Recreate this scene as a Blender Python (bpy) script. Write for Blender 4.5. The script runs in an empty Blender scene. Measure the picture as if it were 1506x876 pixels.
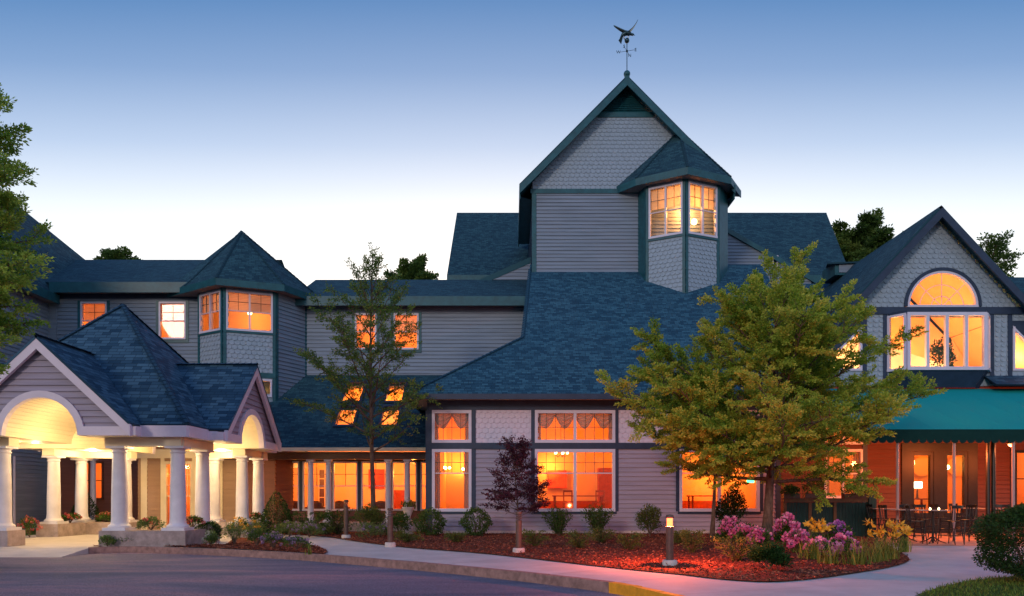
import bpy, bmesh, math, random
import numpy as np
from mathutils import Vector
R = math.radians
random.seed(7); rng = np.random.default_rng(7)
S = bpy.context.scene; COL = S.collection

# ------------------------------------------------------------------ camera, sky, sun, exposure
FPX, CU, HV, EYE = 1080.0, 753.0, 730.0, 1.57       # focal length in photo pixels, principal column, horizon row, eye height
cam = bpy.data.cameras.new('camera'); camo = bpy.data.objects.new('camera', cam); COL.objects.link(camo)
camo.location = (0, 0, EYE); camo.rotation_euler = (R(90), 0, 0)
cam.sensor_width = 36; cam.lens = FPX/1506*36; cam.shift_y = (HV-438)/1506; cam.clip_end = 2000; cam.clip_start = .1
S.camera = camo
SUN_EL, SUN_AZ = 14, 205          # sun lamp: weak afterglow from behind the camera, a little left
w = bpy.data.worlds.new('World'); S.world = w; w.use_nodes = True
nt = w.node_tree; nt.nodes.clear()
def N(nt, t, **k):
    n = nt.nodes.new(t)
    for a, b in k.items(): setattr(n, a, b)
    return n
out = N(nt, 'ShaderNodeOutputWorld'); bg = N(nt, 'ShaderNodeBackground'); bg.inputs[1].default_value = 1
sky = N(nt, 'ShaderNodeTexSky', sky_type='NISHITA', sun_disc=False, sun_elevation=R(3), sun_rotation=R(0))
bg2 = N(nt, 'ShaderNodeBackground'); bg2.inputs[1].default_value = .05
nt.links.new(sky.outputs[0], bg2.inputs[0])
tc = N(nt, 'ShaderNodeTexCoord'); sep = N(nt, 'ShaderNodeSeparateXYZ'); nt.links.new(tc.outputs['Generated'], sep.inputs[0])
sx2 = N(nt, 'ShaderNodeMath', operation='MULTIPLY'); nt.links.new(sep.outputs[0], sx2.inputs[0]); sx2.inputs[1].default_value = .35
cv = N(nt, 'ShaderNodeCombineXYZ'); nt.links.new(sx2.outputs[0], cv.inputs[0]); nt.links.new(sep.outputs[1], cv.inputs[1]); nt.links.new(sep.outputs[2], cv.inputs[2])
nv = N(nt, 'ShaderNodeVectorMath', operation='NORMALIZE'); nt.links.new(cv.outputs[0], nv.inputs[0]); sep2 = N(nt, 'ShaderNodeSeparateXYZ'); nt.links.new(nv.outputs[0], sep2.inputs[0])
def ramp(nt, stops, src, interp='LINEAR'):
    r = N(nt, 'ShaderNodeValToRGB'); r.color_ramp.interpolation = interp; e = r.color_ramp.elements
    while len(e) < len(stops): e.new(.5)
    for el, (p, c) in zip(e, stops): el.position = p; el.color = (*c, 1)
    nt.links.new(src, r.inputs[0]); return r
# dusk glow in the west (behind the building), dim violet twilight in the east
west = ramp(nt, [(0, (.45, .46, .5)), (.02, (.82, .80, .80)), (.29, (.76, .76, .77)), (.36, (.56, .60, .66)), (.43, (.29, .37, .52)), (.50, (.115, .205, .385)),
                 (.56, (.030, .122, .305)), (.7, (.045, .12, .27)), (1, (.035, .09, .22))], sep2.outputs[2])
east = ramp(nt, [(0, (.26, .24, .27)), (.15, (.34, .355, .44)), (.4, (.30, .39, .53)), (.7, (.12, .22, .48)), (1, (.05, .11, .32))], sep.outputs[2])
mr = N(nt, 'ShaderNodeMapRange', interpolation_type='SMOOTHSTEP'); mr.inputs[1].default_value = -.35; mr.inputs[2].default_value = .45
nt.links.new(sep.outputs[1], mr.inputs[0])
mx = N(nt, 'ShaderNodeMix', data_type='RGBA'); nt.links.new(mr.outputs[0], mx.inputs[0])
nt.links.new(east.outputs[0], mx.inputs[6]); nt.links.new(west.outputs[0], mx.inputs[7])
nt.links.new(mx.outputs[2], bg.inputs[0])
ad = N(nt, 'ShaderNodeAddShader'); nt.links.new(bg.outputs[0], ad.inputs[0]); nt.links.new(bg2.outputs[0], ad.inputs[1])
nt.links.new(ad.outputs[0], out.inputs[0])
def light(name, kind, loc, power, color, size=.15, parent=None, rot=None, **k):
    l = bpy.data.lights.new(name, kind); l.energy = power; l.color = color
    if kind == 'SUN': l.angle = size
    elif kind == 'AREA': l.size = size
    else: l.shadow_soft_size = size
    for a, b in k.items(): setattr(l, a, b)
    o = bpy.data.objects.new(name, l); COL.objects.link(o); o.location = loc
    if rot: o.rotation_euler = rot
    if parent: o.parent = parent; o.matrix_parent_inverse = root_inv(parent)
    return o
sd = Vector((math.sin(R(SUN_AZ)), math.cos(R(SUN_AZ)), math.tan(R(SUN_EL))))
light('sun', 'SUN', (0, -20, 30), .62, (1, .80, .66), R(9)).rotation_euler = sd.to_track_quat('Z', 'Y').to_euler()
vs = S.view_settings; vs.view_transform = 'Standard'; vs.look = 'None'; vs.exposure = .55; vs.gamma = 1; vs.use_curve_mapping = False
cy = S.cycles; cy.use_denoising = True; cy.max_bounces = 6; cy.diffuse_bounces = 3; cy.glossy_bounces = 2; cy.transparent_max_bounces = 12
cy.transmission_bounces = 4; cy.sample_clamp_indirect = 4; cy.caustics_reflective = False; cy.caustics_refractive = False
S.render.engine = 'CYCLES'

# ------------------------------------------------------------------ helpers
def gp(u, v, z=0.0):                      # photo pixel on the level z -> (x, y)
    Y = (EYE-z)*FPX/(v-HV); return ((u-CU)*Y/FPX, Y)
def xat(u, Y): return (u-CU)*Y/FPX
def zat(v, Y): return EYE+(HV-v)*Y/FPX

class MB:
    def __init__(s): s.v = []; s.f = []; s.uv = []
    def face(s, pts, uv=None):
        i = len(s.v); s.v += [tuple(p) for p in pts]; s.f.append(tuple(range(i, i+len(pts)))); s.uv.append(uv)
    def box(s, x0, x1, y0, y1, z0, z1):
        p = [(x0,y0,z0),(x1,y0,z0),(x1,y1,z0),(x0,y1,z0),(x0,y0,z1),(x1,y0,z1),(x1,y1,z1),(x0,y1,z1)]
        for q in ((3,2,1,0),(4,5,6,7),(0,1,5,4),(1,2,6,5),(2,3,7,6),(3,0,4,7)): s.face([p[i] for i in q])
    def hexa(s, p):
        for q in ((3,2,1,0),(4,5,6,7),(0,1,5,4),(1,2,6,5),(2,3,7,6),(3,0,4,7)): s.face([p[i] for i in q])
    def fbox(s, F, a, b, z0, z1, o0, o1):
        s.hexa([F.P(a,z0,o1),F.P(b,z0,o1),F.P(b,z0,o0),F.P(a,z0,o0),F.P(a,z1,o1),F.P(b,z1,o1),F.P(b,z1,o0),F.P(a,z1,o0)])
    def fprism(s, F, poly, o0, o1):       # polygon (s,z) extruded from o0 (back) to o1 (front)
        s.face([F.P(a, z, o1) for a, z in poly]); s.face([F.P(a, z, o0) for a, z in reversed(poly)])
        n = len(poly)
        for i in range(n):
            a, b = poly[i], poly[(i+1) % n]
            s.face([F.P(*a, o0), F.P(*b, o0), F.P(*b, o1), F.P(*a, o1)])
    def tube(s, pts, rads, n=8, caps=True):
        rings = []; pts = [Vector(p) for p in pts]
        for i, p in enumerate(pts):
            d = (pts[min(i+1, len(pts)-1)]-pts[max(i-1, 0)]).normalized()
            a = d.orthogonal().normalized() if i == 0 else (a - d*a.dot(d)).normalized()
            b = d.cross(a); k = len(s.v); r = rads[i] if hasattr(rads, '__len__') else rads
            s.v += [tuple(p+(a*math.cos(t)+b*math.sin(t))*r) for t in [2*math.pi*j/n for j in range(n)]]
            rings.append(k)
        for q in range(len(rings)-1):
            for j in range(n):
                s.f.append((rings[q]+j, rings[q]+(j+1)%n, rings[q+1]+(j+1)%n, rings[q+1]+j)); s.uv.append(None)
        if caps:
            s.f.append(tuple(reversed(range(rings[0], rings[0]+n)))); s.uv.append(None)
            s.f.append(tuple(range(rings[-1], rings[-1]+n))); s.uv.append(None)
    def lathe(s, prof, c=(0,0,0), n=20, cap=True):
        k0 = len(s.v)
        for r, z in prof:
            s.v += [(c[0]+r*math.cos(2*math.pi*j/n), c[1]+r*math.sin(2*math.pi*j/n), c[2]+z) for j in range(n)]
        for i in range(len(prof)-1):
            for j in range(n):
                s.f.append((k0+i*n+j, k0+i*n+(j+1)%n, k0+(i+1)*n+(j+1)%n, k0+(i+1)*n+j)); s.uv.append(None)
        if cap:
            s.f.append(tuple(reversed(range(k0, k0+n)))); s.uv.append(None)
            t = k0+(len(prof)-1)*n; s.f.append(tuple(range(t, t+n))); s.uv.append(None)
    def ball(s, c, r, n=12, m=8, sx=1, sy=1, sz=1):
        k0 = len(s.v)
        for i in range(m+1):
            t = math.pi*i/m
            for j in range(n):
                a = 2*math.pi*j/n; s.v.append((c[0]+r*sx*math.sin(t)*math.cos(a), c[1]+r*sy*math.sin(t)*math.sin(a), c[2]-r*sz*math.cos(t)))
        for i in range(m):
            for j in range(n):
                s.f.append((k0+i*n+j, k0+i*n+(j+1)%n, k0+(i+1)*n+(j+1)%n, k0+(i+1)*n+j)); s.uv.append(None)
    def build(s, name, mat, parent=None, smooth=False, label=None):
        me = bpy.data.meshes.new(name); me.from_pydata(s.v, [], s.f)
        if any(u is not None for u in s.uv):
            l = me.uv_layers.new(name='UVMap'); i = 0
            for f, u in zip(s.f, s.uv):
                for j in range(len(f)):
                    if u is not None: l.data[i].uv = u[j]
                    i += 1
        me.materials.append(mat)
        if smooth:
            me.polygons.foreach_set('use_smooth', [True]*len(me.polygons))
            if smooth != 'all': me.set_sharp_from_angle(angle=R(40))
        o = bpy.data.objects.new(name, me); COL.objects.link(o)
        if parent is not None:
            o.parent = parent; o.matrix_parent_inverse = root_inv(parent)
        if label: o['label'] = label
        return o
def world_of(o):
    m = o.matrix_basis.copy()
    if o.parent: m = world_of(o.parent) @ o.matrix_parent_inverse @ m
    return m
def root_inv(o): return world_of(o).inverted()

class Face:                                # wall plane: s runs left to right seen from outside, o points outwards
    def __init__(s, ax, ay, bx, by):
        L = math.hypot(bx-ax, by-ay); s.o = (ax, ay); s.d = ((bx-ax)/L, (by-ay)/L); s.L = L
        s.n = (s.d[1], -s.d[0])
    def P(s, a, z, o=0): return (s.o[0]+s.d[0]*a+s.n[0]*o, s.o[1]+s.d[1]*a+s.n[1]*o, z)

def thing(name, label, cat, loc=(0,0,0), group=None, rz=0):
    o = bpy.data.objects.new(name, None); COL.objects.link(o); o.location = loc; o.rotation_euler = (0,0,rz)
    o['label'] = label; o['category'] = cat; o.empty_display_size = .2
    if group: o['group'] = group
    return o
def tag(o, label=None, cat=None, group=None, kind=None):
    for k, v in (('label', label), ('category', cat), ('group', group), ('kind', kind)):
        if v: o[k] = v
    return o
def copy_thing(o, parent=None):
    c = o.copy(); COL.objects.link(c)
    if parent is not None: c.parent = parent
    for ch in [q for q in bpy.data.objects if q.parent == o]: copy_thing(ch, c)
    return c

# ------------------------------------------------------------------ materials
def mat(name, col, rough=.7, spec=.3, metal=0, noise=0, nscale=4, bump=0, bscale=30, emit=None, es=0, col2=None, trans=0, stretch=None, bdist=.01):
    m = bpy.data.materials.new(name); m.use_nodes = True; t = m.node_tree; p = t.nodes['Principled BSDF']
    p.inputs['Roughness'].default_value = rough; p.inputs['Specular IOR Level'].default_value = spec; p.inputs['Metallic'].default_value = metal
    p.inputs['Base Color'].default_value = (*col, 1)
    co = N(t, 'ShaderNodeTexCoord'); src = co.outputs['Object']
    if stretch:
        mp = N(t, 'ShaderNodeMapping'); mp.inputs['Scale'].default_value = stretch; t.links.new(src, mp.inputs[0]); src = mp.outputs[0]
    if noise or col2:
        n = N(t, 'ShaderNodeTexNoise'); n.inputs['Scale'].default_value = nscale; n.inputs['Detail'].default_value = 6; n.inputs['Roughness'].default_value = .65
        t.links.new(src, n.inputs[0])
        c2 = col2 or tuple(c*(1-noise) for c in col); c1 = col if col2 else tuple(min(1, c*(1+noise)) for c in col)
        r = ramp(t, [(.32, c2), (.68, c1)], n.outputs[0]); t.links.new(r.outputs[0], p.inputs['Base Color'])
    if bump:
        n2 = N(t, 'ShaderNodeTexNoise'); n2.inputs['Scale'].default_value = bscale; n2.inputs['Detail'].default_value = 4; t.links.new(src, n2.inputs[0])
        b = N(t, 'ShaderNodeBump'); b.inputs['Strength'].default_value = bump; b.inputs['Distance'].default_value = bdist
        t.links.new(n2.outputs[0], b.inputs['Height']); t.links.new(b.outputs[0], p.inputs['Normal'])
    if emit: p.inputs['Emission Color'].default_value = (*emit, 1); p.inputs['Emission Strength'].default_value = es
    return m
def shingle_mat(name, c1, c2, row=.15, wid=.36):
    m = bpy.data.materials.new(name); m.use_nodes = True; t = m.node_tree; p = t.nodes['Principled BSDF']
    p.inputs['Roughness'].default_value = .85; p.inputs['Specular IOR Level'].default_value = .25
    uv = N(t, 'ShaderNodeUVMap'); uv.uv_map = 'UVMap'
    b = N(t, 'ShaderNodeTexBrick', offset=.5, offset_frequency=2, squash=.72, squash_frequency=3)
    b.inputs['Scale'].default_value = 1; b.inputs['Brick Width'].default_value = wid; b.inputs['Row Height'].default_value = row
    b.inputs['Mortar Size'].default_value = .008; b.inputs['Mortar Smooth'].default_value = .3; b.inputs['Bias'].default_value = -.1
    b.inputs['Color1'].default_value = (*c1, 1); b.inputs['Color2'].default_value = (*c2, 1); b.inputs['Mortar'].default_value = (*[c*.35 for c in c1], 1)
    t.links.new(uv.outputs[0], b.inputs[0])
    n = N(t, 'ShaderNodeTexNoise'); n.inputs['Scale'].default_value = .9; n.inputs['Detail'].default_value = 8; n.inputs['Roughness'].default_value = .7; t.links.new(uv.outputs[0], n.inputs[0])
    r = ramp(t, [(.3, (.84, .85, .87)), (.7, (1.13, 1.12, 1.10))], n.outputs[0])
    mm = N(t, 'ShaderNodeMix', data_type='RGBA', blend_type='MULTIPLY'); mm.inputs[0].default_value = 1
    t.links.new(b.outputs['Color'], mm.inputs[6]); t.links.new(r.outputs[0], mm.inputs[7]); t.links.new(mm.outputs[2], p.inputs['Base Color'])
    # course height: each row a ramp that steps down at its lower edge
    sx = N(t, 'ShaderNodeSeparateXYZ'); t.links.new(uv.outputs[0], sx.inputs[0])
    dv = N(t, 'ShaderNodeMath', operation='DIVIDE'); dv.inputs[1].default_value = row; t.links.new(sx.outputs[1], dv.inputs[0])
    fr = N(t, 'ShaderNodeMath', operation='FRACT'); t.links.new(dv.outputs[0], fr.inputs[0])
    iv = N(t, 'ShaderNodeMath', operation='SUBTRACT'); iv.inputs[0].default_value = 1; t.links.new(fr.outputs[0], iv.inputs[1])
    bw = N(t, 'ShaderNodeRGBToBW'); t.links.new(b.outputs['Color'], bw.inputs[0])
    a2 = N(t, 'ShaderNodeMath', operation='MULTIPLY_ADD'); a2.inputs[1].default_value = 3; t.links.new(bw.outputs[0], a2.inputs[0]); t.links.new(iv.outputs[0], a2.inputs[2])
    bp = N(t, 'ShaderNodeBump'); bp.inputs['Strength'].default_value = .9; bp.inputs['Distance'].default_value = .02
    t.links.new(a2.outputs[0], bp.inputs['Height']); t.links.new(bp.outputs[0], p.inputs['Normal'])
    return m
def leaf_mat(name, stops, trans=.35, rough=.55):
    m = bpy.data.materials.new(name); m.use_nodes = True; t = m.node_tree; p = t.nodes['Principled BSDF']; o = t.nodes['Material Output']
    p.inputs['Roughness'].default_value = rough; p.inputs['Specular IOR Level'].default_value = .25
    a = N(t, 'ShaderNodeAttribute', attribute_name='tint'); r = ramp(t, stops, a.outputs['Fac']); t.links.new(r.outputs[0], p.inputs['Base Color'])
    tr = N(t, 'ShaderNodeBsdfTranslucent'); t.links.new(r.outputs[0], tr.inputs[0])
    mxs = N(t, 'ShaderNodeMixShader'); mxs.inputs[0].default_value = trans
    t.links.new(p.outputs[0], mxs.inputs[1]); t.links.new(tr.outputs[0], mxs.inputs[2]); t.links.new(mxs.outputs[0], o.inputs[0])
    return m
def glass_mat():
    m = bpy.data.materials.new('window_glass'); m.use_nodes = True; t = m.node_tree; t.nodes.clear()
    o = N(t, 'ShaderNodeOutputMaterial'); tr = N(t, 'ShaderNodeBsdfTransparent'); tr.inputs[0].default_value = (.93, .95, .95, 1)
    g = N(t, 'ShaderNodeBsdfGlossy'); g.inputs['Roughness'].default_value = .04
    lw = N(t, 'ShaderNodeFresnel'); lw.inputs[0].default_value = 1.45
    x = N(t, 'ShaderNodeMixShader'); t.links.new(lw.outputs[0], x.inputs[0]); t.links.new(tr.outputs[0], x.inputs[1]); t.links.new(g.outputs[0], x.inputs[2])
    t.links.new(x.outputs[0], o.inputs[0]); return m
def fabric_mat(name, col, trans):
    m = mat(name, col, .9, .1); t = m.node_tree; p = t.nodes['Principled BSDF']; o = t.nodes['Material Output']
    tr = N(t, 'ShaderNodeBsdfTranslucent'); tr.inputs[0].default_value = (*col, 1); x = N(t, 'ShaderNodeMixShader'); x.inputs[0].default_value = trans
    t.links.new(p.outputs[0], x.inputs[1]); t.links.new(tr.outputs[0], x.inputs[2]); t.links.new(x.outputs[0], o.inputs[0]); return m

M = dict(
 siding=mat('painted_lap_siding', (.20, .245, .315), .6, .3, noise=.18, nscale=1.6, stretch=(.3,.3,6), bump=.15, bscale=60, bdist=.003),
 siding_pinklit=mat('pinklit_lap_siding', (.33, .285, .37), .6, .3, noise=.15, nscale=1.6, stretch=(.3,.3,6), bump=.15, bscale=60, bdist=.003),  # same siding, with the pink street light put into its colour
 siding_tan=mat('painted_tan_lap_siding', (.34, .215, .15), .6, .3, noise=.08, nscale=1.2, stretch=(.3,.3,6), bump=.15, bscale=60, bdist=.003),
 siding_brown=mat('brown_red_lap_siding', (.20, .075, .055), .6, .3, noise=.12, nscale=1.4, stretch=(.3,.3,6)),
 siding_patio=mat('redlit_patio_lap_siding', (.105, .034, .026), .6, .3, noise=.2, nscale=1.4, stretch=(.3,.3,6)),  # red glow of the patio light is painted into this siding colour
 scallop=mat('painted_fish_scale_shingles', (.28, .35, .43), .6, .3, noise=.16, nscale=9, bump=.15, bscale=60, bdist=.003),
 scallop_pale=mat('pale_painted_fish_scale_shingles', (.60, .54, .66), .6, .3, noise=.08, nscale=9, bump=.15, bscale=60, bdist=.003),
 trim=mat('trim_paint_teal_light', (.012, .085, .11), .45, .4, noise=.25, nscale=3),  # one trim paint; the teal of the upper light is put into the colour
 trim_navy_light=mat('trim_paint_navy_light', (.018, .035, .075), .5, .4, noise=.2, nscale=3),  # same trim paint again, its lower, bluer light put into the colour
 white=mat('white_trim_paint', (.66, .58, .68), .5, .35, noise=.05, nscale=3),
 wframe=mat('lavender_white_window_frame', (.62, .58, .70), .45, .35, noise=.04),
 gframe=mat('bronze_window_bars', (.10, .085, .08), .5, .4, noise=.15),
 cream=mat('cream_trim_paint', (.72, .62, .46), .5, .3, noise=.05, nscale=2),
 column=mat('white_column_paint', (.62, .60, .66), .5, .3, noise=.10, nscale=2, bump=.08, bscale=20),
 vault=mat('cream_beadboard', (.78, .68, .46), .5, .3, noise=.04, stretch=(3,3,3)),
 soffit=mat('grey_soffit_boards', (.20, .18, .18), .7, .2, noise=.1),
 roof=shingle_mat('blue_asphalt_shingles', (.013, .060, .105), (.048, .150, .215), row=.125, wid=.28),
 roof2=shingle_mat('teal_asphalt_shingles', (.012, .048, .074), (.034, .104, .132), row=.13, wid=.30),
 roof3=shingle_mat('slate_blue_asphalt_shingles', (.012, .045, .085), (.062, .14, .21), row=.16, wid=.40),
 glass=glass_mat(),
 room=mat('warm_painted_room_wall', (.82, .50, .24), .9, .1, noise=.06, nscale=1.5),
 room2=mat('apricot_painted_room_wall', (.85, .60, .34), .9, .1, noise=.06, nscale=1.5),
 roomfloor=mat('red_room_carpet', (.45, .10, .05), .9, .1, noise=.3, nscale=8),
 blind=fabric_mat('pleated_blind_cloth', (.75, .58, .42), .45),
 curtain=fabric_mat('grey_curtain_cloth', (.42, .34, .34), .35),
 wood=mat('dark_wood', (.09, .035, .02), .4, .4, noise=.3, nscale=6, stretch=(1,1,8)),
 redwood=mat('red_stained_wood', (.35, .06, .02), .5, .3, noise=.2, nscale=6),
 black=mat('black_metal', (.018, .016, .016), .4, .5, metal=.4, noise=.2),
 bronze=mat('brown_bollard_metal', (.10, .055, .045), .5, .4, noise=.25, nscale=8),
 conc=mat('pale_concrete', (.50, .46, .46), .8, .2, noise=.13, nscale=1.1, bump=.35, bscale=60),
 patio=mat('terracotta_patio_paving', (.45, .26, .20), .75, .25, noise=.18, nscale=1.5, bump=.3, bscale=40),
 stone=mat('weathered_stone', (.34, .27, .26), .85, .2, noise=.28, nscale=3.5, bump=.5, bscale=25, bdist=.02),
 granite=mat('pink_granite_kerb', (.30, .17, .15), .8, .25, noise=.35, nscale=6, bump=.6, bscale=30, bdist=.015),
 yellow=mat('yellow_kerb_paint', (.80, .33, .02), .7, .3, noise=.18, nscale=7, bump=.4, bscale=30),
 road=mat('asphalt', (.135, .105, .15), .78, .35, noise=.3, nscale=9, bump=1, bscale=120, bdist=.012),
 grass=mat('lawn_soil', (.05, .09, .022), .9, .1, noise=.35, nscale=2.2, bump=.6, bscale=50, bdist=.03),
 mulch=mat('red_bark_mulch', (.15, .042, .028), .95, .1, noise=.5, nscale=14, bump=1, bscale=30, bdist=.04),
 awning=fabric_mat('teal_awning_canvas', (.008, .30, .31), .05),
 valance=mat('shaded_awning_canvas', (.006, .035, .032), .85, .1, noise=.1),  # awning canvas again, shade on the hanging face painted as darker green
 fence=mat('dark_green_fence_paint', (.012, .040, .035), .6, .3, noise=.3, nscale=5, stretch=(5,5,.6)),
 rail=mat('brown_stained_rail', (.14, .065, .03), .6, .3, noise=.3, nscale=6),
 bark=mat('tree_bark', (.13, .085, .065), .9, .15, noise=.45, nscale=7, stretch=(2,2,.6), bump=.8, bscale=25, bdist=.03),
 copper=mat('weathered_copper', (.03, .07, .09), .4, .5, metal=.6, noise=.3, nscale=12),
 silver=mat('bright_metal', (.6, .62, .65), .25, .5, metal=1),
 bulb=mat('lit_lamp_glass', (1, .8, .5), .5, .3, emit=(1, .62, .25), es=9),
 bulb_white=mat('lit_lamp_shade', (1, .9, .7), .5, .3, emit=(1, .85, .6), es=4),
 bulb_red=mat('lit_red_lamp_lens', (1, .3, .15), .5, .3, emit=(1, .22, .07), es=9),
 bulb_hot=mat('lit_bulb', (1, .9, .6), .5, .3, emit=(1, .72, .25), es=16),
 green_sign=mat('lit_green_sign', (.1, .9, .4), .5, .3, emit=(.1, 1, .35), es=2.5),
 stone_white=mat('pale_concrete_footing', (.55, .47, .45), .8, .2, noise=.2, nscale=9),
 art=mat('red_painting', (.62, .08, .03), .7, .2, noise=.5, nscale=3),
 glasstop=mat('grey_table_top', (.35, .33, .32), .12, .6, noise=.1),
 pot=mat('terracotta_pot', (.38, .13, .07), .8, .2, noise=.2),
)
def lens_mat():
    m = bpy.data.materials.new('lit_bollard_lens'); m.use_nodes = True; t = m.node_tree; t.nodes.clear()
    o = N(t, 'ShaderNodeOutputMaterial'); a = N(t, 'ShaderNodeBsdfTransparent'); e = N(t, 'ShaderNodeEmission'); e.inputs[0].default_value = (1, .10, .02, 1); e.inputs[1].default_value = 2.6
    d = N(t, 'ShaderNodeAddShader'); t.links.new(a.outputs[0], d.inputs[0]); t.links.new(e.outputs[0], d.inputs[1]); t.links.new(d.outputs[0], o.inputs[0]); return m
M['lens_red'] = lens_mat()
def road_mat():
    m = M['road']; t = m.node_tree; p = t.nodes['Principled BSDF']; co = N(t, 'ShaderNodeTexCoord')
    big = N(t, 'ShaderNodeTexNoise'); big.inputs['Scale'].default_value = .35; big.inputs['Detail'].default_value = 7; big.inputs['Roughness'].default_value = .62; big.inputs['Distortion'].default_value = .6
    mp = N(t, 'ShaderNodeMapping'); mp.inputs['Scale'].default_value = (.45, 1.5, 1); mp.inputs['Rotation'].default_value = (0, 0, .12)
    t.links.new(co.outputs['Object'], mp.inputs[0]); t.links.new(mp.outputs[0], big.inputs[0])
    r1 = ramp(t, [(.36, (.085, .095, .155)), (.5, (.17, .14, .20)), (.64, (.31, .18, .22))], big.outputs[0])  # bluish shadow and pinkish light on the asphalt, painted in as noise bands
    v = N(t, 'ShaderNodeTexVoronoi'); v.inputs['Scale'].default_value = 75; t.links.new(co.outputs['Object'], v.inputs[0])
    bw = N(t, 'ShaderNodeRGBToBW'); t.links.new(v.outputs['Color'], bw.inputs[0]); r2 = ramp(t, [(.15, (.55, .55, .55)), (.85, (1.6, 1.55, 1.5))], bw.outputs[0])
    mm = N(t, 'ShaderNodeMix', data_type='RGBA', blend_type='MULTIPLY'); mm.inputs[0].default_value = 1; t.links.new(r1.outputs[0], mm.inputs[6]); t.links.new(r2.outputs[0], mm.inputs[7]); t.links.new(mm.outputs[2], p.inputs['Base Color'])
road_mat()
LEAF = dict(
 main=leaf_mat('honey_locust_leaves', [(0, (.05, .12, .018)), (.35, (.20, .34, .035)), (.7, (.42, .50, .06)), (1, (.66, .58, .10))]),
 mid=leaf_mat('ash_leaves', [(0, (.03, .085, .025)), (.6, (.12, .22, .04)), (1, (.30, .34, .07))]),
 left=leaf_mat('maple_leaves', [(0, (.04, .11, .022)), (.6, (.19, .36, .045)), (1, (.40, .54, .09))]),
 far=leaf_mat('far_tree_leaves', [(0, (.03, .07, .02)), (.6, (.08, .15, .03)), (1, (.18, .24, .05))]),
 purple=leaf_mat('purple_maple_leaves', [(0, (.022, .008, .016)), (.6, (.065, .018, .04)), (1, (.16, .045, .07))]),
 box=leaf_mat('boxwood_leaves', [(0, (.010, .03, .010)), (.6, (.03, .085, .018)), (1, (.08, .17, .03))]),
 shrub=leaf_mat('shrub_leaves', [(0, (.02, .055, .014)), (.6, (.08, .16, .03)), (1, (.24, .28, .06))]),
 olive=leaf_mat('juniper_leaves', [(0, (.04, .07, .018)), (.6, (.13, .17, .035)), (1, (.30, .30, .07))]),
 pale=leaf_mat('perennial_leaves', [(0, (.04, .09, .025)), (.6, (.16, .24, .07)), (1, (.38, .42, .18))]),
 blade=leaf_mat('grass_blades', [(0, (.04, .08, .012)), (.6, (.16, .22, .035)), (1, (.42, .36, .08))]),
 lawn=leaf_mat('lawn_blades', [(0, (.04, .09, .015)), (.6, (.11, .22, .03)), (1, (.24, .34, .06))]),
 pink=leaf_mat('pink_petals', [(0, (.42, .06, .20)), (.6, (.70, .17, .40)), (1, (.90, .45, .62))]),
 violet=leaf_mat('violet_petals', [(0, (.25, .05, .30)), (.6, (.48, .13, .52)), (1, (.75, .40, .75))]),
 yellow=leaf_mat('yellow_petals', [(0, (.55, .24, .01)), (.6, (.85, .45, .03)), (1, (.95, .65, .12))]),
 red=leaf_mat('red_petals', [(0, (.35, .03, .05)), (.6, (.65, .09, .10)), (1, (.85, .35, .30))]),
 lav=leaf_mat('lavender_petals', [(0, (.16, .10, .24)), (.6, (.30, .20, .42)), (1, (.55, .42, .62))]),
 whitef=leaf_mat('white_petals', [(0, (.5, .5, .42)), (1, (.85, .85, .75))]),
 chips=leaf_mat('bark_chips', [(0, (.05, .014, .010)), (.6, (.19, .05, .03)), (1, (.40, .14, .08))], trans=0, rough=.9),
)

# ------------------------------------------------------------------ foliage
def unit(a): return a/np.maximum(np.linalg.norm(a, axis=1, keepdims=True), 1e-6)
def leaves(name, P, D, L, W, tint, m, parent):
    """N diamond leaves at P pointing along D"""
    n = len(P); D = unit(D); sd_ = unit(np.cross(D, rng.normal(size=(n, 3))))
    L = np.broadcast_to(np.asarray(L, float), (n,))[:, None]; W = np.broadcast_to(np.asarray(W, float), (n,))[:, None]
    up = np.cross(D, sd_)
    V = np.stack([P, P+D*L*.45+sd_*W+up*W*.3, P+D*L, P+D*L*.45-sd_*W+up*W*.3], 1).reshape(-1, 3)
    me = bpy.data.meshes.new(name); me.vertices.add(4*n); me.vertices.foreach_set('co', V.astype(np.float32).ravel())
    me.loops.add(4*n); me.loops.foreach_set('vertex_index', np.arange(4*n, dtype=np.int32))
    me.polygons.add(n); me.polygons.foreach_set('loop_start', np.arange(0, 4*n, 4, dtype=np.int32))
    me.update(calc_edges=True)
    a = me.attributes.new('tint', 'FLOAT', 'POINT'); a.data.foreach_set('value', np.repeat(np.clip(tint, 0, 1), 4).astype(np.float32))
    me.materials.append(m)
    o = bpy.data.objects.new(name, me); COL.objects.link(o)
    if parent is not None: o.parent = parent; o.matrix_parent_inverse = root_inv(parent)
    return o

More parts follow.
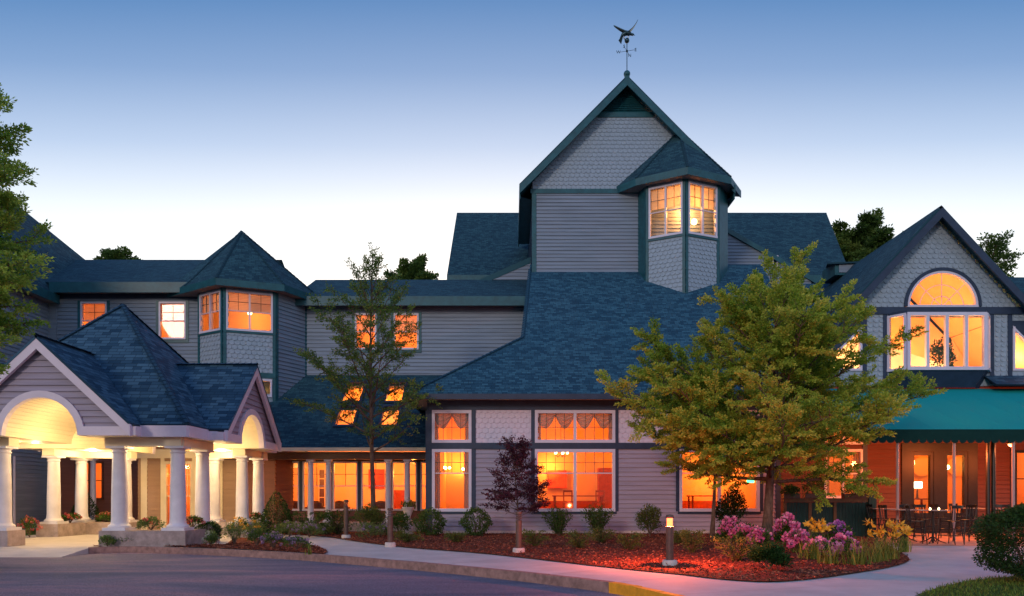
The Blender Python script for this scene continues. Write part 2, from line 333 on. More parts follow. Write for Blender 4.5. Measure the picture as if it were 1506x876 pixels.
def spray_tree(name, label, loc, H, trunk_h, r0, Rf, nl, seed, m, leaf=.11, sub=.42, twigden=1.0, per=46, elev=(12, 70), lean=(0,0), droop=0.05, group=None, cat='tree', clump=.13, multi=0, base_tint=.35, vert=.22, up=.08, extra=()):
    """trunk, limbs by golden angle, side branches on each, leaf sprays along the side branches"""
    rs = np.random.default_rng(seed); root = thing(name, label, cat, loc, group); B = np.array(loc, float)
    tr = MB(); br = MB(); Pp, Dd, Tt = [], [], []
    ktr = 9; tp = []
    for i in range(ktr):
        t = i/(ktr-1); tp.append(B+np.array([lean[0]*t+.12*math.sin(3.1*t+seed), lean[1]*t+.10*math.sin(2.3*t+seed*2), H*.93*t]))
    tr.tube([tuple(p) for p in tp], [r0*(1.35 if i == 0 else 1)*(1-.9*i/(ktr-1)) for i in range(ktr)], 9)
    def trunk_at(h):
        t = min(max(h/(H*.93), 0), 1)*(ktr-1); i = min(int(t), ktr-2); return tp[i]+(tp[i+1]-tp[i])*(t-i)
    def spray(p, d, L, bt):
        n = int(per*L/.6*twigden)
        t = rs.random(n)**.8
        side = unit(rs.normal(size=(n, 3))*np.array([1, 1, .45])); rad = clump*(1-.55*t)*rs.random(n)**.5
        pos = p+np.outer(t*L, d)+side*rad[:, None]; pos[:, 2] -= droop*t*t*L*2
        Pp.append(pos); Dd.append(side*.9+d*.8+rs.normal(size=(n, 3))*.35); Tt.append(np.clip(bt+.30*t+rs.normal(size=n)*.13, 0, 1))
    for i in range(nl+len(extra)):
        f = (min(i, nl-1)+.5)/nl; h = trunk_h+(H*.90-trunk_h)*f**1.05
        az = i*2.39996+rs.normal()*.3; el = R(elev[0]+(elev[1]-elev[0])*f**1.3+rs.normal()*6)
        L = Rf(f)*(1+min(1.3, rs.normal())*.15); L = max(L, .35)
        if i >= nl: h, az, el, L = extra[i-nl]; f = .25; az = R(az); el = R(el)
        d = np.array([math.cos(az)*math.cos(el), math.sin(az)*math.cos(el), math.sin(el)])
        p = trunk_at(h).copy(); pts = [p.copy()]; dirs = []
        ns = max(3, int(L/.35)); st = L/ns
        for k in range(ns):
            d = d+np.array([rs.normal()*.10, rs.normal()*.10, .05*rs.normal()-droop*.3+.02]); d /= np.linalg.norm(d)
            p = p+d*st; pts.append(p.copy()); dirs.append(d.copy())
        rb = r0*.42*(1-.6*f)*min(1, L/2+.3)
        br.tube([tuple(q) for q in pts], [max(.006, rb*(1-.88*k/ns)) for k in range(ns+1)], 6)
        bt = base_tint+rs.normal()*.10
        for k in range(1, ns+1):
            if k/ns < .22: continue
            for sgn in (-1, 1):
                dl = dirs[k-1]; a = rs.uniform(.5, 1.1)*sgn
                hd = np.array([dl[0]*math.cos(a)-dl[1]*math.sin(a), dl[0]*math.sin(a)+dl[1]*math.cos(a), dl[2]*.5+rs.normal()*vert+up]); hd /= np.linalg.norm(hd)
                Ls = sub*L**.6*(1.15-.75*k/ns)*(1+rs.normal()*.25)+.15
                if Ls < .2: Ls = .2
                q = pts[k]
                br.tube([tuple(q), tuple(q+hd*Ls*.5+np.array([0,0,.02])), tuple(q+hd*Ls)], [max(.006, rb*.3), .007, .003], 4, caps=False)
                b2 = bt+rs.normal()*.10
                spray(q+hd*Ls*.15, hd, Ls, b2)
                if Ls > .5:
                    for s2 in (-1, 1):
                        a = s2*rs.uniform(.5, 1); e = np.array([hd[0]*math.cos(a)-hd[1]*math.sin(a), hd[0]*math.sin(a)+hd[1]*math.cos(a), hd[2]+rs.normal()*.25]); e /= np.linalg.norm(e)
                        spray(q+hd*Ls*rs.uniform(.35, .7), e, Ls*.55, b2+rs.normal()*.05)
        spray(pts[-1]-dirs[-1]*.1, dirs[-1], .45+.1*L, bt+.1)
    for k in range(5): spray(tp[-1]+np.array([0, 0, -.3*k+.2]), unit(np.array([[rs.normal()*.5, rs.normal()*.5, 1]]))[0], .7, base_tint)
    tr.build('trunk', M['bark'], root, 'all')
    b = br.build('limbs', M['bark'], root, 'all')
    P = np.concatenate(Pp); n = len(P)
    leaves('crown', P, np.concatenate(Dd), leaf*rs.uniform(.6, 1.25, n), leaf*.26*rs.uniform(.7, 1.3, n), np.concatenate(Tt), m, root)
    return root

def mound(name, label, cat, loc, w, h, m, kind='ball', n=1400, leaf=.06, seed=0, group=None, d=None, lean=0, stems=True, flowers=None, tint=.45):
    """shrubs: shapes of leaf volume. flowers=(material, count, radius)"""
    rs = np.random.default_rng(seed+11); root = thing(name, label, cat, loc, group); B = np.array(loc, float); rx = w/2; ry = (d or w)/2
    st = MB()
    if kind in ('ball', 'cone', 'rough'):
        a = rs.random(n)*2*math.pi; c = rs.uniform(-1, 1, n); r = rs.uniform(.55, 1, n)**.5
        if kind == 'ball':
            s_ = np.sqrt(1-c*c); dirs = np.stack([s_*np.cos(a), s_*np.sin(a), c], 1)
            lump = 1+.09*np.sin(dirs[:, 0]*5+seed)+.09*np.sin(dirs[:, 1]*6+seed*2)+.08*np.sin(dirs[:, 2]*8+seed)+.04*np.sin(dirs[:, 0]*17+dirs[:, 2]*13)
            P = B+np.stack([dirs[:, 0]*rx*r*lump, dirs[:, 1]*ry*r*lump, h*.52+dirs[:, 2]*h*.50*r*lump], 1)
        elif kind == 'rough':
            nc = 16; cc = unit(rs.normal(size=(nc, 3))); cc[:, 2] = np.abs(cc[:, 2])*1.0-.15
            k = rs.integers(0, nc, n); cen = cc[k]*np.array([rx*.62, ry*.62, h*.5])+np.array([0, 0, h*.38])
            dirs = unit(rs.normal(size=(n, 3))); rr = rs.uniform(.4, 1, n)[:, None]*np.array([rx*.42, ry*.42, h*.22])
            P = B+cen+dirs*rr; dirs = dirs+cc[k]*.8+np.array([0, 0, .4])
        else:
            t = (1-np.sqrt(rs.random(n)))*.98; rr = np.sin(np.minimum(1, (1-t)*1.15)*math.pi/2)**.9*(.55+.45*np.minimum(1, t*6+.3))*(1+.05*np.sin(a*5+t*9))
            dirs = np.stack([np.cos(a), np.sin(a), .9+0*a], 1); P = B+np.stack([np.cos(a)*rx*rr*r, np.sin(a)*ry*rr*r, .05+t*h*.97], 1)
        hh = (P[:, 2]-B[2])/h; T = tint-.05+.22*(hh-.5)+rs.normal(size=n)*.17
        D = dirs+rs.normal(size=(n, 3))*.55
        for k in range(7):
            q = a[k]; st.tube([tuple(B), tuple(B+np.array([math.cos(q)*rx*.3, math.sin(q)*ry*.3, h*.45])), tuple(B+np.array([math.cos(q)*rx*.6, math.sin(q)*ry*.6, h*.75]))], [.018, .012, .004], 5)
    elif kind == 'juniper':                # low arching feathery sprays
        P, D, T = [], [], []; ns = 46
        for k in range(ns):
            q = rs.random()*2*math.pi; e = rs.uniform(.15, 1.2); L = rs.uniform(.6, 1.0)
            dx = np.array([math.cos(q)*rx*L, math.sin(q)*ry*L, 0]); m_ = n//ns; t = rs.random(m_)
            z = h*math.sin(e)*np.sin(t*1.9)*.95
            p = B+np.outer(t, dx); p[:, 2] += z+.03; p += rs.normal(size=(m_, 3))*np.array([.035, .035, .03])
            P.append(p); D.append(dx/np.linalg.norm(dx)+rs.normal(size=(m_, 3))*.5+np.array([0, 0, .45])); T.append(tint+.25*t-.15+rs.normal(size=m_)*.15)
            st.tube([tuple(B), tuple(B+dx*.5+np.array([0, 0, h*math.sin(e)*.75])), tuple(B+dx*.9+np.array([0,0,h*math.sin(e)*.85]))], [.012, .008, .003], 4)
        P = np.concatenate(P); D = np.concatenate(D); T = np.concatenate(T)
    elif kind == 'vase':                   # many upright spreading stems, narrow foot
        P, D, T = [], [], []; ns = 34
        for k in range(ns):
            q = rs.random()*2*math.pi; sp = rs.random()**.6; top = B+np.array([math.cos(q)*rx*sp, math.sin(q)*ry*sp, h*rs.uniform(.75, 1)*(1-.18*sp)])
            m_ = n//ns; t = rs.uniform(.15, 1, m_); p = B+np.outer(t, top-B)+rs.normal(size=(m_, 3))*.05
            P.append(p); D.append((top-B)/h+rs.normal(size=(m_, 3))*.6); T.append(tint-.2+.3*t+rs.normal(size=m_)*.15); st.tube([tuple(B), tuple(top)], [.012, .003], 4)
        P = np.concatenate(P); D = np.concatenate(D); T = np.concatenate(T)
    elif kind == 'blades':                 # grass / daylily clump of arching blades
        bl = MB(); T = []; verts = []
        nb = n
        P = []; D = []
        for k in range(nb):
            q = rs.random()*2*math.pi; L = rs.uniform(.35, 1.15); sp = rs.uniform(.35, 1.25); b0 = B+np.array([rs.normal()*rx*.28, rs.normal()*ry*.28, 0]); wd = .011*rs.uniform(.7, 1.5)
            sv = np.array([-math.sin(q), math.cos(q), 0])*wd; prev = None; tt = .3+rs.random()*.7
            for j in range(6):
                t = j/5; p = b0+np.array([math.cos(q)*rx*sp*t**1.5, math.sin(q)*ry*sp*t**1.5, h*L*math.sin(min(t*(1.25+.9*sp), 2.6))*.95]); p[2] = max(p[2], B[2]+.01)
                cur = (p-sv*(1-t*.85), p+sv*(1-t*.85))
                if prev is not None: verts += [prev[0], prev[1], cur[1], cur[0]]; T += [tt-.2+t*.3]*4
                prev = cur
        V = np.array(verts, dtype=np.float32); nn = len(V)//4
        me = bpy.data.meshes.new('foliage'); me.vertices.add(len(V)); me.vertices.foreach_set('co', V.ravel()); me.loops.add(len(V)); me.loops.foreach_set('vertex_index', np.arange(len(V), dtype=np.int32))
        me.polygons.add(nn); me.polygons.foreach_set('loop_start', np.arange(0, 4*nn, 4, dtype=np.int32)); me.update(calc_edges=True)
        at = me.attributes.new('tint', 'FLOAT', 'POINT'); at.data.foreach_set('value', np.array(T, dtype=np.float32)); me.materials.append(m)
        o = bpy.data.objects.new('foliage', me); COL.objects.link(o); o.parent = root; o.matrix_parent_inverse = root_inv(root)
        stems = False
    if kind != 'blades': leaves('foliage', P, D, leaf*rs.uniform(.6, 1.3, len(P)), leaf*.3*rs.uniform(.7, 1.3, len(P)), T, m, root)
    if stems: st.build('stems', M['bark'], root)
    if flowers:
        fm, cnt, fr, style = flowers; 
        for k in range(cnt):
            q = rs.random()*2*math.pi; s_ = rs.random()**.5
            c = B+np.array([math.cos(q)*rx*s_*.95, math.sin(q)*ry*s_*.95, h*(math.sqrt(max(0, 1-(s_*.9)**2))*rs.uniform(.82, 1.02) if style != 'lily' else rs.uniform(1.0, 1.55))])
            if style == 'lily':
                sm = MB(); base = B+np.array([math.cos(q)*rx*.2, math.sin(q)*ry*.2, 0]); sm.tube([tuple(base), tuple((base+c)/2+np.array([0,0,.05])), tuple(c)], [.006, .005, .004], 4); sm.build('flower_stem', LEAF['blade'], root)
                a = np.arange(6)*math.pi/3+rs.random(); til = unit(np.array([[rs.normal()*.5, -1.0+rs.normal()*.4, .6]]))[0]
                e1 = np.cross(til, [0, 0, 1.]); e1 /= np.linalg.norm(e1); e2 = np.cross(til, e1)
                Dp = np.outer(np.cos(a), e1)+np.outer(np.sin(a), e2)+til*.65
                leaves('bloom', np.tile(c, (6, 1)), Dp, fr*1.5, fr*.42, rs.uniform(.3, 1, 6), fm, root)
            else:
                nn = 34 if style == 'ball' else 14; dd = unit(rs.normal(size=(nn, 3))); 
                leaves('bloom', c+dd*fr*.55, dd+rs.normal(size=(nn, 3))*.8, fr*.75, fr*.34, .5+.35*dd[:, 2]+rs.normal(size=nn)*.15, fm, root)
    return root

# ------------------------------------------------------------------ the ground
KERB = [(130,806),(185,804.5),(250,806),(330,809),(430,814),(500,819),(600,827),(750,841),(895,858),(965,872)]
kerb = [gp(u, v) for u, v in KERB]
def smooth_line(pts, n=6):
    o = []
    for i in range(len(pts)-1):
        p0 = pts[max(i-1, 0)]; p1 = pts[i]; p2 = pts[i+1]; p3 = pts[min(i+2, len(pts)-1)]
        for k in range(n):
            t = k/n; o.append(tuple(.5*(2*b+(c-a)*t+(2*a-5*b+4*c-d)*t*t+(3*b-a-3*c+d)*t**3) for a, b, c, d in zip(p0, p1, p2, p3)))
    return o+[tuple(pts[-1])]
kerb_all = smooth_line(kerb+[(3.2, 9.9), (4.6, 7.8), (7.0, 5.2), (11, 2.5), (18, 0), (60, -6)])
RZ = -.17
def sheet(name, poly, z, m, kind='structure', thick=0):
    b = MB(); b.face([(x, y, z) for x, y in poly]); o = b.build(name, m)
    bm = bmesh.new(); bm.from_mesh(o.data); bmesh.ops.triangulate(bm, faces=bm.faces)
    for f in bm.faces:
        if f.normal.z < 0: f.normal_flip()
    bm.to_mesh(o.data); bm.free()
    return tag(o, kind=kind)
sheet('ground', [(-400, -200), (400, -200), (400, 600), (-400, 600)], -.30, M['grass'])
sheet('road', [(-12.2, -40), (60, -40), (60, 0)]+[p for p in reversed(kerb_all)][1:]+[(-13.0, 22.6), (-60, 22.6), (-60, 19.0), (-14.5, 19.2), (-12.2, 17.5)], RZ, M['road'])
sheet('lawn', [(-60, -40), (-12.2, -40), (-12.2, 17.5), (-14.5, 19.2), (-60, 19.0)], -.02, M['grass'])
front = [(-60, 22.3), (-19.5, 22.3)]
apron = MB(); apron.hexa([(-19.5, 21.0, -.5), (-12.9, 21.0, -.5), (-12.87, 22.31, -.5), (-19.5, 22.31, -.5), (-19.5, 21.0, RZ+.006), (-12.9, 21.0, RZ+.006), (-12.87, 22.31, .001), (-19.5, 22.31, .001)]); tag(apron.build('driveway_apron', M['conc']), kind='structure')
sheet('terrace', [(-19.5, 22.3)]+kerb_all[:-1]+[(60, 0), (60, 31.5), (60, 60), (-60, 60), (-60, 22.3)], 0.0, M['grass'])
walk_poly = [(-19.5, 22.3)]+kerb_all[:-3]+[(11, 2.6), (11, 8), (7.0, 10.5), gp(1345,876), gp(1380,864), gp(1430,853), gp(1506,846), (14.5,15.3), (26, 16.5), (26, 23.2), (26, 31.5), (-19.5, 33.2)]
sheet('walkway', walk_poly, .004, M['conc'])
sheet('patio', [(10.2, 28.6), gp(1300,801), gp(1335,803), gp(1460,803), (26, 23.2), (26, 31.5), (10.2, 31.5)], .010, M['patio'])
# kerb stones
def strip(name, line, w_, z0, z1, m, seg=1.4):
    b = MB(); acc = 0; 
    for i in range(len(line)-1):
        p, q = Vector(line[i]), Vector(line[i+1]); d = (q-p).normalized(); n = Vector((-d.y, d.x))
        e_ = d*.007*(i % 5 == 0); a0, a1 = p+e_, q; b0, b1 = p+n*w_+e_, q+n*w_
        j = random.uniform(-.004, .004)
        b.hexa([(*a0, z0), (*a1, z0), (*b1, z0), (*b0, z0), (*a0, z1+j), (*a1, z1+j), (*b1, z1+j), (*b0, z1+j)])
    return tag(b.build(name, m), kind='structure')
iy = min(range(len(kerb_all)), key=lambda i: (kerb_all[i][0]-kerb[8][0])**2+(kerb_all[i][1]-kerb[8][1])**2)
strip('kerb', kerb_all[:iy+1], .16, -.25, .022, M['granite']); strip('painted_kerb', kerb_all[iy:-1], .16, -.25, .022, M['yellow'])
# beds
bed_main = smooth_line([gp(430,787), gp(480,790), gp(525,797), gp(600,806), gp(690,813), gp(760,820), gp(900,836), gp(1000,846), gp(1060,853), gp(1130,857), gp(1200,852), gp(1270,842), gp(1318,833), gp(1338,824), gp(1325,813)], 4)+[gp(1300, 800), (13.8, 28.4), (10.2, 28.6), (10.2, 30.9), (-3.4, 30.9), (-3.4, 33.0), (-10.2, 33.0), (-10.2, 30.6)]
sheet('mulch_bed', bed_main, .03, M['mulch'])
bed_isl = smooth_line([gp(133,805), gp(185,803), gp(250,804.5), gp(330,807.5), gp(430,812.5), gp(478,815), gp(470,806), gp(440,799), gp(400,793), gp(345,791)], 4)+[(-9.2, 23.6), (-13.0, 23.6)]
sheet('island_mulch', bed_isl, .03, M['mulch'])
def inside(x, y, poly):
    c = False; j = len(poly)-1
    for i in range(len(poly)):
        if (poly[i][1] > y) != (poly[j][1] > y) and x < (poly[j][0]-poly[i][0])*(y-poly[i][1])/(poly[j][1]-poly[i][1])+poly[i][0]: c = not c
        j = i
    return c
def chips(poly, n, y0, y1, x0, x1):
    P = []
    while len(P) < n:
        y = y1-(y1-y0)*random.random()**.6 if False else y0+(y1-y0)*random.random()**1.3; x = random.uniform(x0, x1)
        if inside(x, y, poly): P.append((x, y, .03+random.random()*.02))
    P = np.array(P); D = rng.normal(size=(n, 3))*np.array([1, 1, .25]); 
    o = leaves('bark_chips', P, D, rng.uniform(.04, .11, n), rng.uniform(.008, .02, n), rng.uniform(0, 1, n), LEAF['chips'], None); tag(o, 'loose red brown bark chips covering the planting bed', 'bark chips', kind='stuff')
chips(bed_main, 26000, 13, 31, -10, 14); chips(bed_isl, 5000, 19.5, 24, -13.2, -5)
q = MB(); acc = 0; inner = [p for p in bed_main[:-9]]
for i in range(1, len(kerb_all)-8):
    acc += math.dist(kerb_all[i], kerb_all[i-1])
    if kerb_all[i][0] < -5.5 or acc < 1.5: continue
    p = Vector(kerb_all[i]); d = (Vector(kerb_all[i+1])-p).normalized(); n = Vector((-d.y, d.x)); best = min(inner, key=lambda b: abs((Vector(b)-p).dot(d))+.01*(Vector(b)-p).length); L_ = (Vector(best)-p).dot(n)
    if not .5 < L_ < 6: continue
    acc = 0; a, b = p+n*.17, p+n*(L_-.02); w2 = d*.007
    q.face([(*(a-w2), .0085), (*(b-w2), .0085), (*(b+w2), .0085), (*(a+w2), .0085)])
tag(q.build('walkway_joints', M['stone']), kind='structure')
# lawn corner bottom right
lawn_poly = [gp(1345,876), gp(1380,864), gp(1430,853), gp(1506,846), (14.5, 15.3), (26, 16.4), (26, 9.5), (12, 8.5), (7.3, 10.3)]
sheet('lawn_corner', lawn_poly, .006, M['grass'])
P = []
while len(P) < 16000:
    x = random.uniform(6.5, 14); y = random.uniform(10, 16)
    if inside(x, y, lawn_poly): P.append((x, y, .005))
P = np.array(P); D = rng.normal(size=(len(P), 3))*.45+np.array([0, 0, 1]); o = leaves('grass', P, D, rng.uniform(.04, .10, len(P)), .006, rng.uniform(0, 1, len(P)), LEAF['lawn'], None); tag(o, 'short green lawn grass in the corner beside the walkway', 'grass', kind='stuff')

# ------------------------------------------------------------------ wall builders
def wall(m, F, style, z0, z1, rg, holes=(), arch=None):
    f = rg if callable(rg) else (lambda z: rg)
    def cuts(zm, a, b):
        iv = [(a, b)]
        hs = [(h[0], h[1]) for h in holes if h[2] < zm < h[3]]
        if arch:
            sc, zs, r_ = arch
            if zs-5 < zm < zs+r_:
                ww = r_ if zm < zs else math.sqrt(max(0, r_*r_-(zm-zs)**2)); hs.append((sc-ww, sc+ww))
        for h0, h1 in hs:
            nv = []
            for a_, b_ in iv:
                if h1 <= a_ or h0 >= b_: nv.append((a_, b_)); continue
                if h0 > a_: nv.append((a_, h0))
                if h1 < b_: nv.append((h1, b_))
            iv = nv
        return [q for q in iv if q[1]-q[0] > .005]
    e = .19 if style == 'clap' else .21
    def band(a, b, oa, ob):
        A0, A1 = f(a); B0, B1 = f(b); M0, M1 = f((a+b)/2)
        if M1 <= M0: return
        for s0, s1 in cuts((a+b)/2, M0, M1):
            l = abs(s0-M0) < 1e-6; r = abs(s1-M1) < 1e-6
            m.face([F.P(A0 if l else s0, a, oa), F.P(A1 if r else s1, a, oa), F.P(B1 if r else s1, b, ob), F.P(B0 if l else s0, b, ob)])
    z = z0
    if style == 'scallop':
        zs = sorted(set([z0, z1]+[h[k] for h in holes for k in (2, 3) if z0 < h[k] < z1]+([z0+(z1-z0)*i/40 for i in range(1, 40)] if callable(rg) or arch else [])))
        for a, b in zip(zs, zs[1:]): band(a, b, 0, 0)
        row = 0; W = .25
        while z < z1:
            zt = min(z+e, z1); A0, A1 = f((z+zt)/2)
            s_ = A0-(W/2 if row % 2 else 0)
            while s_ < A1:
                c = s_+W/2; zm = z+e/2
                ok = all(not (h[0] < c < h[1] and h[2] < zm < h[3]) for h in holes)
                if arch and math.hypot(c-arch[0], max(0, zm-arch[1])) < arch[2]: ok = False
                if ok:
                    pts = [(s_+.006, z+.10)]+[(c-(W/2-.006)*math.cos(t), z+.10-.10*math.sin(t)) for t in [math.pi*k/6 for k in range(1, 6)]]+[(s_+W-.006, z+.10)]
                    cl = lambda p: (min(max(p[0], A0), A1), p[1])
                    pts = [cl(p) for p in pts]
                    if pts[-1][0]-pts[0][0] > .03:
                        top = [cl((s_+W-.006, min(zt+.02, z1))), cl((s_+.006, min(zt+.02, z1)))]
                        oo = lambda zz: .038-.032*(zz-z)/(e+.02)
                        m.face([F.P(a, zz, oo(zz)) for a, zz in pts+top])
                        for p, q in zip(pts, pts[1:]): m.face([F.P(*p, .0), F.P(*q, .0), F.P(*q, oo(q[1])), F.P(*p, oo(p[1]))])
                s_ += W
            z += e; row += 1
        return
    while z < z1-1e-6:
        zt = min(z+e, z1); o = lambda q: .040*(1-(q-z)/e)+.002
        zs = sorted(set([z, zt]+[h[k] for h in holes for k in (2, 3) if z < h[k] < zt]))
        for a, b in zip(zs, zs[1:]): band(a, b, o(a), o(b))
        M0, M1 = f(z+.001)
        if M1 > M0:
            for s0, s1 in cuts(z+.001, M0, M1): m.face([F.P(s0, z, .0), F.P(s1, z, .0), F.P(s1, z, .042), F.P(s0, z, .042)])
        z += e
def mkwall(parent, F, style, z0, z1, rg, holes=(), arch=None, m=None, name=None):
    b = MB(); wall(b, F, style, z0, z1, rg, holes, arch); return b.build(name or 'wall', m or M['siding' if style == 'clap' else 'scallop'], parent)
def board(parent, name, F, a, b, z0, z1, o0=.0, o1=.05, m=None):
    q = MB(); q.fbox(F, a, b, z0, z1, o0, o1); return q.build(name, m or M['trim'], parent)

def window(parent, F, a, b, z0, z1, n=1, rail=.5, grid=(2, 2), m=None, fw=.09, blind=None, curtain=None, full=False, sill=True, label=None):
    m = m or M['wframe']; f = MB()
    f.fbox(F, a-fw*.35, b+fw*.35, z1-fw*.6, z1+fw*.5, -.10, .07); f.fbox(F, a-fw*.35, b+fw*.35, z0-fw*.5, z0+fw*.6, -.10, .09)
    f.fbox(F, a-fw*.35, a+fw*.65, z0+fw*.6, z1-fw*.6, -.10, .068); f.fbox(F, b-fw*.65, b+fw*.35, z0+fw*.6, z1-fw*.6, -.10, .068)
    wU = (b-a)/n; zr = z0+(z1-z0)*rail if rail else None
    for i in range(1, n): f.fbox(F, a+wU*i-fw*.5, a+wU*i+fw*.5, z0+fw*.6, z1-fw*.6, -.10, .062)
    if zr:
        for i in range(n): f.fbox(F, a+wU*i+fw*.5, a+wU*(i+1)-fw*.5, zr-.022, zr+.022, -.07, .02)
    w_ = f.build('window', m, parent, label=label)
    if grid:
        g = MB(); c, r_ = grid; t = .011
        for i in range(n):
            s0, s1 = a+wU*i+fw*.5, a+wU*(i+1)-fw*.5; zb = (zr if zr and not full else z0)+.02; zt = z1-fw*.6
            for k in range(1, c): g.fbox(F, s0+(s1-s0)*k/c-t, s0+(s1-s0)*k/c+t, zb, zt, -.055, -.025)
            for k in range(1, r_): g.fbox(F, s0, s1, zb+(zt-zb)*k/r_-t, zb+(zt-zb)*k/r_+t, -.056, -.024)
        g.build('muntin_grid', M['gframe'] if m is not M['cream'] else m, w_)
    p = MB(); p.face([F.P(a+.02, z0+.02, -.045), F.P(b-.02, z0+.02, -.045), F.P(b-.02, z1-.02, -.045), F.P(a+.02, z1-.02, -.045)]); p.build('pane', M['glass'], w_)
    if blind:
        q = MB(); zz = z1-.03; zl = z1-(z1-z0)*blind; k = 0
        while zz > zl:
            zn = max(zz-.035, zl-.001); q.face([F.P(a+.05, zn, -.13-.012*((k+1) % 2)), F.P(b-.05, zn, -.13-.012*((k+1) % 2)), F.P(b-.05, zz, -.13-.012*(k % 2)), F.P(a+.05, zz, -.13-.012*(k % 2))]); zz = zn-1e-5 if zn <= zl else zn; k += 1
            if zn <= zl: break
        q.build('blind', M['blind'], w_)
    if curtain == 'swag':
        q = MB()
        def sheetfn(fn, nu, nv):
            g = [[fn(i/nu, j/nv) for j in range(nv+1)] for i in range(nu+1)]
            for i in range(nu):
                for j in range(nv): q.face([F.P(*g[i][j]), F.P(*g[i+1][j]), F.P(*g[i+1][j+1]), F.P(*g[i][j+1])])
        hh = (z1-z0)
        for i in range(n):
            s0 = a+wU*i; k = 2 if wU < 2 else 2
            for c in range(k):
                sA = s0+wU*c/k
                def fn(u, v_, sA=sA): 
                    dep = hh*(.12+.42*math.sin(math.pi*u)); return (sA+wU/k*u, z1-.03-dep*v_, -.16-.03*math.sin(v_*22+u*2))
                sheetfn(fn, 10, 16)
        for side in (0, 1):
            sA = a if side == 0 else b-.22
            sheetfn(lambda u, v_: (sA+.22*u, z1-.03-hh*v_*.96, -.15-.035*math.sin(u*18)), 12, 1)
        q.build('swag_curtain', M['curtain'], w_)
    if curtain == 'side':
        q = MB()
        for sA, sg in ((a, 1), (b-.28, 1)):
            for i in range(14):
                u0, u1 = i/14, (i+1)/14; o0, o1 = -.16-.035*math.sin(u0*20), -.16-.035*math.sin(u1*20)
                q.face([F.P(sA+.28*u0, z0+.04, o0), F.P(sA+.28*u1, z0+.04, o1), F.P(sA+.28*u1, z1-.03, o1), F.P(sA+.28*u0, z1-.03, o0)])
        q.build('curtain', M['curtain'], w_)
    return w_
WARM = (1, .28, .045)
def room(parent, F, a, b, z0, z1, dep, power, m=None, color=WARM, lz=.7, fl=None, name='room_interior', lights=None):
    q = MB(); e = -.20; P_ = F.P
    q.face([P_(a, z0, -dep), P_(b, z0, -dep), P_(b, z1, -dep), P_(a, z1, -dep)])
    q.face([P_(a, z0, e), P_(a, z0, -dep), P_(a, z1, -dep), P_(a, z1, e)]); q.face([P_(b, z0, -dep), P_(b, z0, e), P_(b, z1, e), P_(b, z1, -dep)])
    q.face([P_(a, z1, e), P_(a, z1, -dep), P_(b, z1, -dep), P_(b, z1, e)])
    r_ = q.build(name, m or M['room'], parent)
    q = MB(); q.face([P_(a, z0, e), P_(b, z0, e), P_(b, z0, -dep), P_(a, z0, -dep)]); q.build('room_floor', M['roomfloor'] if fl is None else fl, r_)
    for (s_, z_, o_) in (lights or [((a+b)/2, z0+(z1-z0)*lz, -dep*.5)]): light('room_light', 'POINT', P_(s_, z_, o_), power, color, .18, parent)
    return r_

def roofpoly(m, pts, th=.12, uoff=0):
    pts = [Vector(p) for p in pts]; n = Vector((0, 0, 0))
    for i in range(len(pts)): n += (pts[i]-pts[0]).cross(pts[(i+1) % len(pts)]-pts[0])
    n.normalize()
    if n.z < 0: pts.reverse(); n = -n
    eu = Vector((0, 0, 1)).cross(n).normalized(); ev = n.cross(eu)
    uv = [(p.dot(eu)+uoff, p.dot(ev)) for p in pts]
    m.face(pts, uv); low = [p-n*th for p in pts]; m.face(list(reversed(low)), list(reversed(uv)))
    for i in range(len(pts)):
        j = (i+1) % len(pts); m.face([low[i], low[j], pts[j], pts[i]], [uv[i]]*4)
def mkroof(parent, polys, m=None, name='roof', th=.12):
    b = MB()
    for p in polys: roofpoly(b, p, th)
    return b.build(name, m or M['roof'], parent)
def ridgecap(parent, a, b, r=.09, m=None):
    """overlapping cap shingles along a hip or ridge"""
    a, b = Vector(a), Vector(b); L = (b-a).length; n = max(2, int(L/.22)); q = MB(); d = (b-a)/n; side = d.cross(Vector((0, 0, 1))).normalized(); up = side.cross(d).normalized()
    for i in range(n):
        p = a+d*i; e = p+d*1.02
        for sg in (-1, 1):
            x = [p+up*.035, p+side*sg*r*1.2-up*.02, e+side*sg*r*1.15-up*.035, e+up*.02]
            q.face(x if sg < 0 else list(reversed(x)), [(0, 0), (.2, 0), (.2, .1), (0, .1)])
    return q.build('ridge_cap', m or M['roof'], parent)
def slope_fascia(parent, a, b, h=.26, t=.05, nrm=(0, -1), m=None, name='fascia'):
    """board hanging below the 3-D line a-b on its outer side"""
    a, b = Vector(a), Vector(b); n = Vector((*nrm, 0)).normalized()*t; q = MB()
    q.hexa([a-Vector((0,0,h)), b-Vector((0,0,h)), b-Vector((0,0,h))+n, a-Vector((0,0,h))+n, a, b, b+n, a+n]); return q.build(name, m or M['trim'], parent)

# ================================================================== THE INN (one connected building)
inn = thing('inn_building', 'large grey inn with blue shingle roofs, a square gabled tower and many lit windows', 'building', (0, 34, 0))
I = inn
